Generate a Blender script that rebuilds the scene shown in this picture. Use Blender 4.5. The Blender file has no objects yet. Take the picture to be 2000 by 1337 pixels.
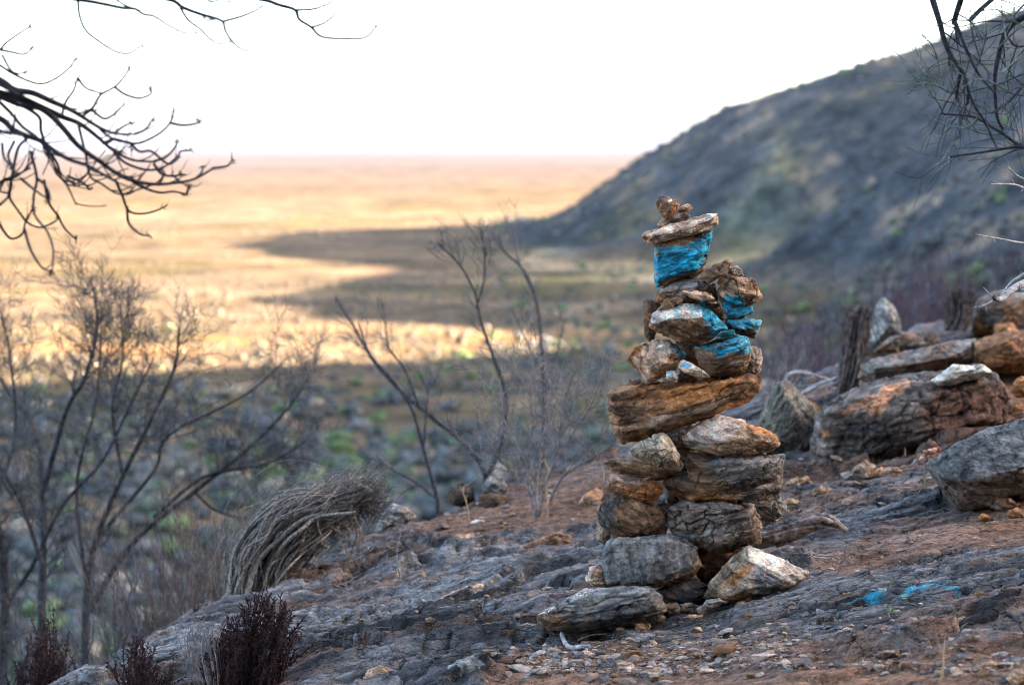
import bpy, bmesh, math, random
import numpy as np
from mathutils import Vector

SC = bpy.context.scene
COL = SC.collection
R = math.radians

# ------------------------------------------------------------------ camera
F = 4000.0                      # focal length in pixels of the 2000 px wide frame
PITCH = math.atan(383.5 / F)    # the horizon stands 383.5 px above the middle
CP, SP = math.cos(PITCH), math.sin(PITCH)
cam_d = bpy.data.cameras.new('camera')
cam = bpy.data.objects.new('camera', cam_d)
COL.objects.link(cam)
cam.location = (0, 0, 0)
cam.rotation_euler = (math.pi / 2 - PITCH, 0, 0)
cam_d.sensor_width = 36
cam_d.lens = 36 * F / 2000
cam_d.clip_start = 0.05
cam_d.clip_end = 200000
cam_d.dof.use_dof = True
cam_d.dof.focus_distance = 5.5
cam_d.dof.aperture_fstop = 3.4
cam_d.dof.aperture_blades = 0
SC.camera = cam

# ------------------------------------------------------------------ light
SUN_EL = 16.7                   # the sun stands low to the right, behind the hill
w = bpy.data.worlds.new('World')
SC.world = w
w.use_nodes = True
nt = w.node_tree
bg = nt.nodes['Background']
sky = nt.nodes.new('ShaderNodeTexSky')
sky.sky_type = 'NISHITA'
sky.sun_disc = False
sky.sun_elevation = R(SUN_EL)
sky.sun_rotation = R(90)
sky.altitude = 1200
sky.air_density = 0.8
sky.dust_density = 5.0
sky.ozone_density = 0.5
nt.links.new(sky.outputs[0], bg.inputs[0])
bg.inputs[1].default_value = 0.06
sun_d = bpy.data.lights.new('sun', 'SUN')
sun_d.energy = 3.6
sun_d.angle = R(0.5)
sun_d.color = (1.0, 0.80, 0.62)
sun = bpy.data.objects.new('sun', sun_d)
COL.objects.link(sun)
sun.rotation_euler = (0, R(90 - SUN_EL), 0)   # shines from +X towards -X and down
SC.view_settings.view_transform = 'Standard'
SC.view_settings.look = 'None'
SC.view_settings.gamma = 1.0
SC.view_settings.exposure = 4.5
SC.cycles.use_denoising = True
SC.cycles.filter_width = 1.0
SC.cycles.max_bounces = 6
SC.cycles.volume_bounces = 0
SC.cycles.volume_max_steps = 64

# ------------------------------------------------------------------ helpers
rng = np.random.default_rng(11)
random.seed(11)


def P(px, py, Y):
    """The world point at distance Y (along the ground) seen at a pixel of the 2000 x 1337 photograph."""
    a = (px - 1000) / F
    b = (668.5 - py) / F
    t = Y / (CP + b * SP)
    return np.array([a * t, Y, (-SP + b * CP) * t])


def proj(v):
    dep = v[..., 1] * CP - v[..., 2] * SP
    up = v[..., 1] * SP + v[..., 2] * CP
    dep = np.maximum(dep, 0.05)
    return 1000 + F * v[..., 0] / dep, 668.5 - F * up / dep


_perm = rng.permutation(256)
_perm = np.concatenate([_perm, _perm, _perm]).astype(np.int64)
_g = rng.normal(size=(256, 3))
_g /= np.linalg.norm(_g, axis=1)[:, None]


def noise(p):
    i = np.floor(p).astype(np.int64)
    f = p - i
    i &= 255
    u = f * f * f * (f * (f * 6 - 15) + 10)
    out = 0
    for dx in (0, 1):
        wx = u[:, 0] if dx else 1 - u[:, 0]
        a = _perm[(i[:, 0] + dx) & 255]
        for dy in (0, 1):
            wy = u[:, 1] if dy else 1 - u[:, 1]
            b = _perm[(a + i[:, 1] + dy) & 255]
            for dz in (0, 1):
                wz = u[:, 2] if dz else 1 - u[:, 2]
                g = _g[_perm[(b + i[:, 2] + dz) & 255]]
                d = g[:, 0] * (f[:, 0] - dx) + g[:, 1] * (f[:, 1] - dy) + g[:, 2] * (f[:, 2] - dz)
                out = out + wx * wy * wz * d
    return out * 1.5


def fbm(p, o=4, gain=0.5):
    s = 0
    a = 1.0
    for k in range(o):
        s = s + a * noise(p + 17.3 * k)
        p = p * 2.03
        a *= gain
    return s


def ridged(p, o=3):
    s = 0
    a = 1.0
    for k in range(o):
        s = s + a * (1 - 2 * np.abs(noise(p + 9.1 * k)))
        p = p * 2.1
        a *= 0.5
    return s


def voro(p):
    """F2 - F1 of a cell noise: 0 on the cell borders."""
    i = np.floor(p).astype(np.int64)
    f = p - i
    f1 = np.full(len(p), 9.0)
    f2 = np.full(len(p), 9.0)
    for dx in (-1, 0, 1):
        for dy in (-1, 0, 1):
            for dz in (-1, 0, 1):
                h = _perm[(_perm[(_perm[(i[:, 0] + dx) & 255] + i[:, 1] + dy) & 255] + i[:, 2] + dz) & 255]
                c = _g[h] * 0.42 + 0.5
                d = np.sqrt((c[:, 0] + dx - f[:, 0]) ** 2 + (c[:, 1] + dy - f[:, 1]) ** 2 + (c[:, 2] + dz - f[:, 2]) ** 2)
                n = d < f1
                f2 = np.where(n, f1, np.minimum(f2, d))
                f1 = np.where(n, d, f1)
    return f2 - f1


def facet(p):
    """Flat tilted plates, one to a cell: fracture faces with sharp steps between them."""
    i = np.floor(p).astype(np.int64)
    f = p - i
    f1 = np.full(len(p), 9.0)
    out = np.zeros(len(p))
    for dx in (-1, 0, 1):
        for dy in (-1, 0, 1):
            for dz in (-1, 0, 1):
                h = _perm[(_perm[(_perm[(i[:, 0] + dx) & 255] + i[:, 1] + dy) & 255] + i[:, 2] + dz) & 255]
                c = _g[h] * 0.42 + 0.5
                v = np.stack([f[:, 0] - c[:, 0] - dx, f[:, 1] - c[:, 1] - dy, f[:, 2] - c[:, 2] - dz], -1)
                d = (v * v).sum(1)
                n = d < f1
                g2 = _g[(h * 7 + 31) & 255]
                out = np.where(n, (v * g2).sum(1) + 0.35 * g2[:, 0], out)
                f1 = np.where(n, d, f1)
    return out


def sstep(a, b, x):
    t = np.clip((x - a) / (b - a), 0, 1)
    return t * t * (3 - 2 * t)


def polydist(x, y, poly):
    """Signed distance to a polygon, positive inside."""
    poly = np.asarray(poly, float)
    n = len(poly)
    d = np.full(x.shape, 1e9)
    ins = np.zeros(x.shape, bool)
    for k in range(n):
        ax, ay = poly[k]
        bx, by = poly[(k + 1) % n]
        ex, ey = bx - ax, by - ay
        t = np.clip(((x - ax) * ex + (y - ay) * ey) / (ex * ex + ey * ey + 1e-9), 0, 1)
        d = np.minimum(d, np.hypot(x - ax - t * ex, y - ay - t * ey))
        c = (ay > y) != (by > y)
        with np.errstate(divide='ignore', invalid='ignore'):
            xi = ax + (y - ay) * ex / (ey if ey else 1e-9)
        ins ^= c & (x < xi)
    return np.where(ins, d, -d)


def tag(o, label=None, cat=None, group=None, kind=None):
    if label:
        o['label'] = label
    if cat:
        o['category'] = cat
    if group:
        o['group'] = group
    if kind:
        o['kind'] = kind
    return o


def mesh_np(name, V, Fq, mat=None, col=None, smooth=True):
    """A mesh from arrays: V (n,3), Fq (m,3 or 4), col (n,4) as a colour attribute."""
    me = bpy.data.meshes.new(name)
    V = np.asarray(V, np.float32)
    Fq = np.asarray(Fq, np.int32)
    k = Fq.shape[1]
    me.vertices.add(len(V))
    me.vertices.foreach_set('co', V.ravel())
    me.loops.add(len(Fq) * k)
    me.loops.foreach_set('vertex_index', Fq.ravel())
    me.polygons.add(len(Fq))
    me.polygons.foreach_set('loop_start', np.arange(0, len(Fq) * k, k, dtype=np.int32))
    me.polygons.foreach_set('use_smooth', np.full(len(Fq), smooth))
    me.update(calc_edges=True)
    if col is not None:
        at = me.color_attributes.new('col', 'FLOAT_COLOR', 'POINT')
        at.data.foreach_set('color', np.asarray(col, np.float32).ravel())
    if mat:
        me.materials.append(mat)
    return me


def link(name, me, parent=None, loc=(0, 0, 0)):
    o = bpy.data.objects.new(name, me)
    COL.objects.link(o)
    o.location = loc
    if parent:
        o.parent = parent
    return o


def empty(name, loc):
    o = bpy.data.objects.new(name, None)
    COL.objects.link(o)
    o.location = loc
    o.empty_display_size = 0.1
    return o


# ------------------------------------------------------------------ materials
def new_mat(name):
    m = bpy.data.materials.new(name)
    m.use_nodes = True
    n = m.node_tree.nodes
    return m, n, m.node_tree.links, n['Principled BSDF']


def node(n, kind, **kw):
    x = n.new(kind)
    for k, v in kw.items():
        setattr(x, k, v)
    return x


def ramp(n, stops):
    r = n.new('ShaderNodeValToRGB')
    e = r.color_ramp.elements
    while len(e) < len(stops):
        e.new(0.5)
    for k, (p, c) in enumerate(stops):
        e[k].position = p
        e[k].color = (*c, 1) if len(c) == 3 else c
    return r


def mul(n, l, a, b, fac=1.0, kind='MULTIPLY'):
    m = node(n, 'ShaderNodeMix', data_type='RGBA', blend_type=kind)
    m.inputs[0].default_value = fac
    l.new(a, m.inputs[6])
    l.new(b, m.inputs[7])
    return m.outputs[2]


def rock_material(name, s1=45.0, s2=260.0, bump=0.9, dist=0.008, lo=0.42, hi=1.6, sc=(1, 1, 1.6), cs=(38.0, 95.0)):
    """Stone: the mineral colour of the mesh times a fine grain, with fine dirty cracks and a broken surface. Paint (alpha) is a little smoother."""
    m, n, l, b = new_mat(name)
    at = node(n, 'ShaderNodeAttribute', attribute_name='col')
    tc = node(n, 'ShaderNodeTexCoord')
    mp = node(n, 'ShaderNodeMapping')
    mp.inputs['Scale'].default_value = sc
    mp.inputs['Rotation'].default_value = (0.1, 0.35, 0.2)
    l.new(tc.outputs['Object'], mp.inputs['Vector'])

    def nz(scale, detail, rough=0.6):
        x = node(n, 'ShaderNodeTexNoise')
        x.inputs['Scale'].default_value = scale
        x.inputs['Detail'].default_value = detail
        x.inputs['Roughness'].default_value = rough
        l.new(mp.outputs[0], x.inputs['Vector'])
        return x

    n1, n2 = nz(s1, 8, 0.7), nz(s2, 4)
    wn = nz(s1 * 0.8, 4)
    wv = node(n, 'ShaderNodeVectorMath', operation='MULTIPLY_ADD')
    wv.inputs[1].default_value = (0.03, 0.03, 0.03)
    l.new(wn.outputs['Color'], wv.inputs[0])
    l.new(mp.outputs[0], wv.inputs[2])
    crack = None
    for k_, sca in enumerate(cs):
        vo = node(n, 'ShaderNodeTexVoronoi', feature='DISTANCE_TO_EDGE')
        vo.inputs['Scale'].default_value = sca
        l.new(wv.outputs[0], vo.inputs['Vector'])
        e = node(n, 'ShaderNodeMapRange', interpolation_type='SMOOTHSTEP')
        e.inputs['From Min'].default_value = 0.0
        e.inputs['From Max'].default_value = 0.07
        e.inputs['To Min'].default_value = 1.0
        e.inputs['To Max'].default_value = 0.0
        l.new(vo.outputs['Distance'], e.inputs['Value'])
        mk = node(n, 'ShaderNodeMapRange', interpolation_type='SMOOTHSTEP')
        mk.inputs['From Min'].default_value = 0.47
        mk.inputs['From Max'].default_value = 0.62
        l.new(nz(9.0 + 8 * k_, 3).outputs[0], mk.inputs['Value'])
        mm = node(n, 'ShaderNodeMath', operation='MULTIPLY')
        l.new(e.outputs[0], mm.inputs[0])
        l.new(mk.outputs[0], mm.inputs[1])
        if crack is None:
            crack = mm
        else:
            mx = node(n, 'ShaderNodeMath', operation='MAXIMUM')
            l.new(crack.outputs[0], mx.inputs[0])
            l.new(mm.outputs[0], mx.inputs[1])
            crack = mx
    r1 = ramp(n, [(0.3, (lo, lo, lo)), (0.7, (hi, hi, hi))])
    l.new(n1.outputs[0], r1.inputs[0])
    r2 = ramp(n, [(0.32, (0.5, 0.5, 0.5)), (0.68, (1.5, 1.48, 1.44))])
    l.new(n2.outputs[0], r2.inputs[0])
    r3 = ramp(n, [(0.0, (1, 1, 1)), (1.0, (0.25, 0.23, 0.22))])
    l.new(crack.outputs[0], r3.inputs[0])
    c = mul(n, l, at.outputs['Color'], r1.outputs[0])
    c = mul(n, l, c, r2.outputs[0], 0.8)
    c = mul(n, l, c, r3.outputs[0])
    l.new(c, b.inputs['Base Color'])
    rr = node(n, 'ShaderNodeMapRange')
    rr.inputs['To Min'].default_value = 0.88
    rr.inputs['To Max'].default_value = 0.5
    l.new(at.outputs['Alpha'], rr.inputs['Value'])
    l.new(rr.outputs[0], b.inputs['Roughness'])
    b.inputs['Specular IOR Level'].default_value = 0.3
    nrm = None
    for src, st, ds, inv in ((n1.outputs[0], bump, dist, False), (n2.outputs[0], bump * .7, dist * .25, False), (crack.outputs[0], bump, dist * .35, True)):
        bp = node(n, 'ShaderNodeBump', invert=inv)
        bp.inputs['Strength'].default_value = min(st, 1)
        bp.inputs['Distance'].default_value = ds
        l.new(src, bp.inputs['Height'])
        if nrm is not None:
            l.new(nrm, bp.inputs['Normal'])
        nrm = bp.outputs[0]
    l.new(nrm, b.inputs['Normal'])
    return m


def bark_material(name, c1, c2, scale=90.0, rough=0.85, bump=0.5):
    m, n, l, b = new_mat(name)
    tc = node(n, 'ShaderNodeTexCoord')
    n1 = node(n, 'ShaderNodeTexNoise')
    n1.inputs['Scale'].default_value = scale
    n1.inputs['Detail'].default_value = 6
    l.new(tc.outputs['Object'], n1.inputs['Vector'])
    r = ramp(n, [(0.35, c1), (0.68, c2)])
    l.new(n1.outputs[0], r.inputs[0])
    l.new(r.outputs[0], b.inputs['Base Color'])
    b.inputs['Roughness'].default_value = rough
    b.inputs['Specular IOR Level'].default_value = 0.2
    bp = node(n, 'ShaderNodeBump')
    bp.inputs['Strength'].default_value = bump
    bp.inputs['Distance'].default_value = 0.004
    l.new(n1.outputs[0], bp.inputs['Height'])
    l.new(bp.outputs[0], b.inputs['Normal'])
    return m


def attr_material(name, rough=0.9, scale=1.0, lo=0.6, hi=1.4):
    m, n, l, b = new_mat(name)
    at = node(n, 'ShaderNodeAttribute', attribute_name='col')
    tc = node(n, 'ShaderNodeTexCoord')
    n1 = node(n, 'ShaderNodeTexNoise')
    n1.inputs['Scale'].default_value = scale
    n1.inputs['Detail'].default_value = 5
    l.new(tc.outputs['Object'], n1.inputs['Vector'])
    r = ramp(n, [(0.35, (lo,) * 3), (0.65, (hi,) * 3)])
    l.new(n1.outputs[0], r.inputs[0])
    l.new(mul(n, l, at.outputs['Color'], r.outputs[0]), b.inputs['Base Color'])
    b.inputs['Roughness'].default_value = rough
    b.inputs['Specular IOR Level'].default_value = 0.15
    return m


M_ROCK = rock_material('rock')
M_GROUND = rock_material('bedrock', s1=22.0, s2=150.0, bump=1.0, dist=0.018, lo=0.3, hi=1.8, sc=(1, 2.6, 2.6), cs=(16.0, 42.0))
M_DARKBARK = bark_material('dark_bark', (0.012, 0.013, 0.016), (0.05, 0.048, 0.05))
M_SHRUB = bark_material('grey_brown_bark', (0.02, 0.021, 0.026), (0.09, 0.083, 0.08), 60)
M_TWIG = bark_material('grey_twig', (0.05, 0.048, 0.05), (0.17, 0.155, 0.15), 40)
M_PALE = bark_material('pale_twig', (0.12, 0.10, 0.092), (0.33, 0.28, 0.25), 60)
M_BLEACH = bark_material('bleached_wood', (0.22, 0.20, 0.19), (0.55, 0.50, 0.46), 70, bump=0.8)
M_FIBRE = bark_material('grey_fibre', (0.10, 0.08, 0.063), (0.38, 0.31, 0.25), 120, bump=0.8)
M_RUST = bark_material('dead_rust_stem', (0.020, 0.009, 0.009), (0.07, 0.03, 0.026), 120)
M_PURPLE = bark_material('purple_twig', (0.06, 0.035, 0.045), (0.17, 0.10, 0.115), 20)
M_BROWNST = bark_material('brown_stem', (0.06, 0.045, 0.038), (0.2, 0.15, 0.125), 40)
M_STRAW = bark_material('straw', (0.32, 0.2, 0.09), (0.55, 0.38, 0.2), 60)
M_LITTER = bark_material('dry_litter', (0.08, 0.055, 0.035), (0.34, 0.25, 0.16), 14)
M_WOOD = bark_material('weathered_wood', (0.06, 0.04, 0.028), (0.42, 0.33, 0.27), 55, bump=1.0)
M_GREEN = bark_material('green_twig', (0.06, 0.075, 0.06), (0.16, 0.2, 0.16), 60)

# ------------------------------------------------------------------ the lie of the land (camera eye at height 0)
H = 40.0                         # the plain lies this far below the eye


def crest(X):
    return np.interp(X, [-30, -6, -2.5, -1.25, -.78, 0, .5, 1.2, 2.3, 3, 8, 40],
                     [-30, -3, 3.6, 6.1, 7.06, 7.9, 8.2, 9, 10.6, 11.2, 13, 25])


def near_z(X, Y):
    over = np.maximum(Y - crest(X), 0)
    z = -1.354 + 0.2 * X - 0.6 * over * over / (over + 0.8)
    z = z - 0.35 * np.maximum(-1.2 - X, 0) ** 2 / (np.maximum(-1.2 - X, 0) + 2)
    b = np.maximum(-3.0 - Y, 0)
    z = z + np.minimum(0.95 * b * b / (b + 3.0), 75.0)  # unseen slope behind the camera, added to block skylight from that side
    return z


_yy = np.arange(-1200, 1400, 4.0)
_sh = np.interp(_yy, [-1000, 330, 344, 356, 368, 381, 395, 427, 451, 478, 508, 542, 582, 615, 650, 681, 705, 727, 762, 820, 889, 930, 1200],
                [40, 40, 44, 66, 82, 109, 138, 144, 117, 78, 75, 59, 73, 82, 93, 99, 68, 48, 40, 19, 30, 20, 20])
_k = np.exp(-0.5 * (np.arange(-6, 7) / 2.0) ** 2)
_sh = np.convolve(np.pad(_sh, 6, mode='edge'), _k / _k.sum(), mode='valid')


def far_z(X, Y, detail=True):
    xs = X - np.interp(Y, _yy, _sh)
    h = np.interp(xs, [-60, -30, 0, 38, 77, 126, 176, 205, 300, 500, 900, 3000], [0, 1, 6, 34, 57, 73, 91, 100, 106, 104, 60, 0])
    h = h + np.clip((xs - 180) * 0.45, 0, 75) * sstep(345, 290, Y) * sstep(1500, 700, xs)
    back = 1 - sstep(925, 1200, Y)
    h = h * back * sstep(-1100, -500, Y)
    z = -H + h
    if detail:
        p = np.stack([X * 0.02, Y * 0.02, X * 0 + 3.1], -1)
        z = z + fbm(p, 4) * np.clip(h * 0.06, 0.25, 3.0)
        d = sstep(20, 80, np.hypot(X, Y))
        z = z + (1 - d) * 0
    return z


def flatpts(X, Y, sx, sy, o=0.0):
    return np.stack([X * sx, Y * sy, np.zeros_like(X) + o], -1)


SOIL = [[(960, 1337), (1010, 1290), (1200, 1262), (1500, 1262), (1800, 1290), (2100, 1240), (2100, 1500), (900, 1500)],
        [(820, 1060), (900, 1000), (1050, 960), (1180, 940), (1190, 1020), (1080, 1045), (940, 1052)],
        [(1660, 1075), (1720, 1030), (1850, 1015), (2100, 985), (2100, 1040), (1900, 1085), (1760, 1100)],
        [(1900, 1000), (1960, 940), (2100, 930), (2100, 1030)],
        [(1900, 720), (1990, 640), (2200, 600), (2200, 860), (1960, 830)],
        [(1580, 1115), (1700, 1075), (1800, 1090), (1650, 1140)]]
PALE = [[(1690, 1080), (1740, 1040), (1870, 1022), (1990, 1010), (1880, 1065), (1760, 1092)],
        [(1400, 1337), (1430, 1275), (1540, 1250), (1580, 1275), (1520, 1337)],
        [(1560, 1130), (1700, 1100), (1720, 1112), (1600, 1145)]]


def ground_parts(X, Y):
    """Height of the near ridge with its ledges and cracks, and the masks its colour uses."""
    z0 = near_z(X, Y)
    px, py = proj(np.stack([X, Y, z0], -1))
    wx = fbm(flatpts(X, Y, 3, 5, 4.2), 3) * 26
    soil = np.zeros_like(X)
    for poly in SOIL:
        soil = np.maximum(soil, sstep(-14, 16, polydist(px + wx, py + wx * 0.6, poly)))
    soil = np.maximum(soil, sstep(0.55, 0.75, fbm(flatpts(X, Y, 1.3, 3.2, 8.8), 4)) * 0.8)
    pale = np.zeros_like(X)
    for poly in PALE:
        pale = np.maximum(pale, sstep(-12, 18, polydist(px + wx, py + wx * 0.5, poly)))
    rock = 1 - soil
    h = fbm(flatpts(X, Y, 0.8, 3.2), 3) * 0.022
    wrp = fbm(flatpts(X, Y, 0.9, 1.6, 2.0), 3)
    for fr, am, off in ((1.5, 0.056, 0.0), (3.7, 0.030, 5.0), (8.5, 0.015, 9.0)):
        wv = Y * fr + wrp * 1.5 + 0.55 * fr * 0.3 * X + fbm(flatpts(X, Y, 2.2 * fr ** .5, 2.0 * fr ** .5, off), 3) * 0.55 + off
        f = wv - np.floor(wv)
        msk = sstep(-0.25, 0.3, noise(flatpts(X, Y, 0.7 * fr ** .6, 1.4 * fr ** .6, off + 1.5)))
        h = h + am * sstep(0, 0.05, f) * (1 - f) * msk * (0.25 + 0.75 * rock)
    wq = flatpts(X, Y, 1, 1)
    wq = wq + np.stack([fbm(flatpts(X, Y, 5, 8, 3.0), 3), .5 * fbm(flatpts(X, Y, 5, 8, 7.0), 3), 0 * X], -1) * 0.09
    h = h + facet(wq * np.array([2.6, 7.5, 1]) + [0, 0, .5]) * 0.020 * rock
    h = h + facet(wq * np.array([8, 22, 1]) + [3, 5, .5]) * 0.009 * (.25 + .75 * rock)
    h = h + facet(wq * np.array([22, 55, 1]) + [8, 1, .5]) * 0.004
    h = h + fbm(flatpts(X, Y, 5, 20, 1.0), 4) * 0.006
    h = h + fbm(flatpts(X, Y, 16, 60, 6.0), 3) * 0.004
    q = flatpts(X, Y, 7.0, 12, 0.5) + np.stack([fbm(flatpts(X, Y, 6, 9, 3.0), 2), fbm(flatpts(X, Y, 6, 9, 7.0), 2), 0 * X], -1) * 0.5
    cr = np.exp(-(voro(q) / 0.07) ** 2)
    q2 = flatpts(X, Y, 19, 36, 2.5)
    cr2 = np.exp(-(voro(q2) / 0.09) ** 2)
    crk = np.clip(cr * sstep(-.1, .35, noise(flatpts(X, Y, 1.5, 2.5, 5.5))) + 0.55 * cr2 * sstep(-.05, .4, noise(flatpts(X, Y, 2.2, 3.5, 1.9))), 0, 1)
    ln = sstep(.86, .97, 1 - 2 * np.abs(noise(flatpts(X, Y, 1.8, 15, 4.4) + .25 * np.stack([noise(flatpts(X, Y, 9, 12, 2.)), noise(flatpts(X, Y, 7, 9, 5.)), 0 * X], -1)))) * sstep(-.2, .2, noise(flatpts(X, Y, 1.1, 3, 6.1)))
    crk = np.maximum(crk, ln * .9)
    h = h - 0.018 * crk * rock
    h = h + 0.02 * pale * 0.4
    foot = np.exp(-(((X - .44) / .33) ** 2 + ((Y - 5.4) / .28) ** 2))       # the flat slab the cairn is built on
    h = h * (1 - .65 * foot) - .022 * foot
    slab = np.exp(-(((X - 1.03) / .3) ** 2 + ((Y - 5.15) / .22) ** 2))
    h = h * (1 - .5 * slab)
    fade = sstep(9, 3, np.abs(X - 0.4)) * sstep(15, 11.5, Y) * sstep(1.0, 3.2, Y)
    return z0 + h * fade, px, py, soil, pale, crk, h


def ground_z(x, y):
    return ground_parts(np.array([float(x)]), np.array([float(y)]))[0][0]


_gy = np.arange(3.2, 14, 0.01)


def hit(px, py, detail=True):
    """Where the sight line through a pixel meets the near ground."""
    pts = np.stack([P(px, py, y) for y in _gy])
    z = near_z(pts[:, 0], pts[:, 1])
    k = np.nonzero(pts[:, 2] <= z)[0]
    if len(k) == 0:
        k = [int(np.argmin(np.abs(pts[:, 2] - z)))]
    p = pts[k[0]].copy()
    if detail:
        p[2] = ground_z(p[0], p[1])
    return p


# ------------------------------------------------------------------ near ground
def axis(lo, a, b, hi, d, g):
    core = list(np.arange(a, b, d))
    l, s = [], d
    x = a
    while x > lo:
        s *= g
        x -= s
        l.append(x)
    r, s = [], d
    x = core[-1]
    while x < hi:
        s *= g
        x += s
        r.append(x)
    return np.array(l[::-1] + core + r)


def grid(xs, ys):
    X, Y = np.meshgrid(xs, ys)
    nx, ny = len(xs), len(ys)
    idx = np.arange(nx * ny).reshape(ny, nx)
    Fq = np.stack([idx[:-1, :-1], idx[:-1, 1:], idx[1:, 1:], idx[1:, :-1]], -1).reshape(-1, 4)
    return X.ravel(), Y.ravel(), Fq


gx = axis(-11, -1.7, 2.5, 13, 0.0065, 1.09)
gy = axis(-2.5, 4.2, 9.2, 16, 0.0075, 1.07)
X, Y, Fq = grid(gx, gy)
z, px, py, soil, pale, crk, h = ground_parts(X, Y)
edge = np.minimum.reduce([X + 11, 13 - X, Y + 2.5, 16 - Y])
z = z - 0.6 * sstep(1.2, 0, edge)
t1 = fbm(flatpts(X, Y, 1.6, 7, 3.3), 5)
t2 = fbm(flatpts(X, Y, 6, 22, 7.7), 4)
t3 = fbm(flatpts(X, Y, 0.9, 2.2, 12.7), 3)
grey = np.array([0.185, 0.186, 0.19])
dark = np.array([0.038, 0.038, 0.040])
brown = np.array([0.235, 0.125, 0.07])
tan = np.array([0.30, 0.20, 0.145])
c = grey[None] * (1 + 0.5 * t2[:, None])
c = c + (dark - c) * sstep(0.0, 0.4, t1)[:, None] * 0.85
c = c + (np.array([0.28, 0.29, 0.30]) - c) * (sstep(0.05, 0.5, -t1) * sstep(1300, 700, px))[:, None] * 0.7
rust = sstep(0.2, 0.5, t3 + 0.5 * t2)
c = c + (brown - c) * (rust * 0.6)[:, None]
fs1 = fbm(flatpts(X, Y, 4, 55, 41.0), 4)
fs2 = fbm(flatpts(X, Y, 9, 70, 47.0), 3)
c = c * (1 + 0.75 * fs1)[:, None]
c = c + (np.array([0.19, 0.115, 0.085]) - c) * (sstep(0.05, 0.5, fs2) * sstep(-.3, .4, t3) * .8)[:, None]
st = sstep(0.25, 0.6, fbm(flatpts(X, Y, 2.5, 14, 21.0), 4))
c = c + (tan * 0.8 - c) * (st * 0.6)[:, None]
sc_ = brown[None] * (1.15 + 0.5 * t2[:, None])
sc_ = sc_ + (np.array([.30, .145, .07]) * (1 + .4 * t2[:, None]) - sc_) * (sstep(1780, 1900, px) * sstep(1060, 990, py))[:, None] * .85
sc_ = sc_ + (tan - sc_) * sstep(0.1, 0.6, t1)[:, None] * 0.7
c = c + (sc_ - c) * soil[:, None] * 0.9
c = c + (np.array([0.30, 0.205, 0.165])[None] * (1 + 0.35 * t2[:, None]) - c) * (pale * 0.85)[:, None]
c = c * (1 - 0.85 * crk * (1 - 0.6 * soil))[:, None]
# the blue paint sprayed on the rock beside the cairn
pn = fbm(flatpts(X, Y, 14, 24, 31.0), 3)
paint = np.zeros_like(X)
for line, wd in (([(1636, 1207), (1660, 1188), (1690, 1175), (1730, 1164)], 5), ([(1740, 1200), (1755, 1186), (1768, 1168), (1782, 1156), (1820, 1150), (1850, 1153), (1875, 1162)], 4.5)):
    d = np.full(X.shape, 1e9)
    for (ax, ay), (bx, by) in zip(line[:-1], line[1:]):
        ex, ey = bx - ax, by - ay
        t = np.clip(((px - ax) * ex + (py - ay) * ey) / (ex * ex + ey * ey), 0, 1)
        d = np.minimum(d, np.hypot(px - ax - t * ex, py - ay - t * ey))
    paint = np.maximum(paint, sstep(wd + 5, wd - 5, d + pn * 6) * sstep(0.7, 0.2, crk) * sstep(-0.7, 0.1, pn + 0.3 + .5 * fs1))
pc = np.array([0.0, 0.30, 0.42])[None] * np.ones((len(X), 1))
gm = sstep(16, 4, np.hypot(px - 1768, (py - 1172) * 1.3))
pc = pc + (np.array([0.06, 0.45, 0.32]) - pc) * gm[:, None]
ym = sstep(14, 4, np.hypot(px - 1744, (py - 1203) * 1.3))
pc = pc + (np.array([0.35, 0.38, 0.05]) - pc) * ym[:, None]
c = c + (pc - c) * (paint * 0.92)[:, None]
c = c * (np.array([1.02, .93, .84]) * (1 - paint[:, None]) + paint[:, None])
col = np.concatenate([np.clip(c, 0.008, 0.9), paint[:, None]], 1)
o = link('rocky_ground', mesh_np('rocky_ground', np.stack([X, Y, z], -1), Fq, M_GROUND, col))
tag(o, kind='structure')

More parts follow.
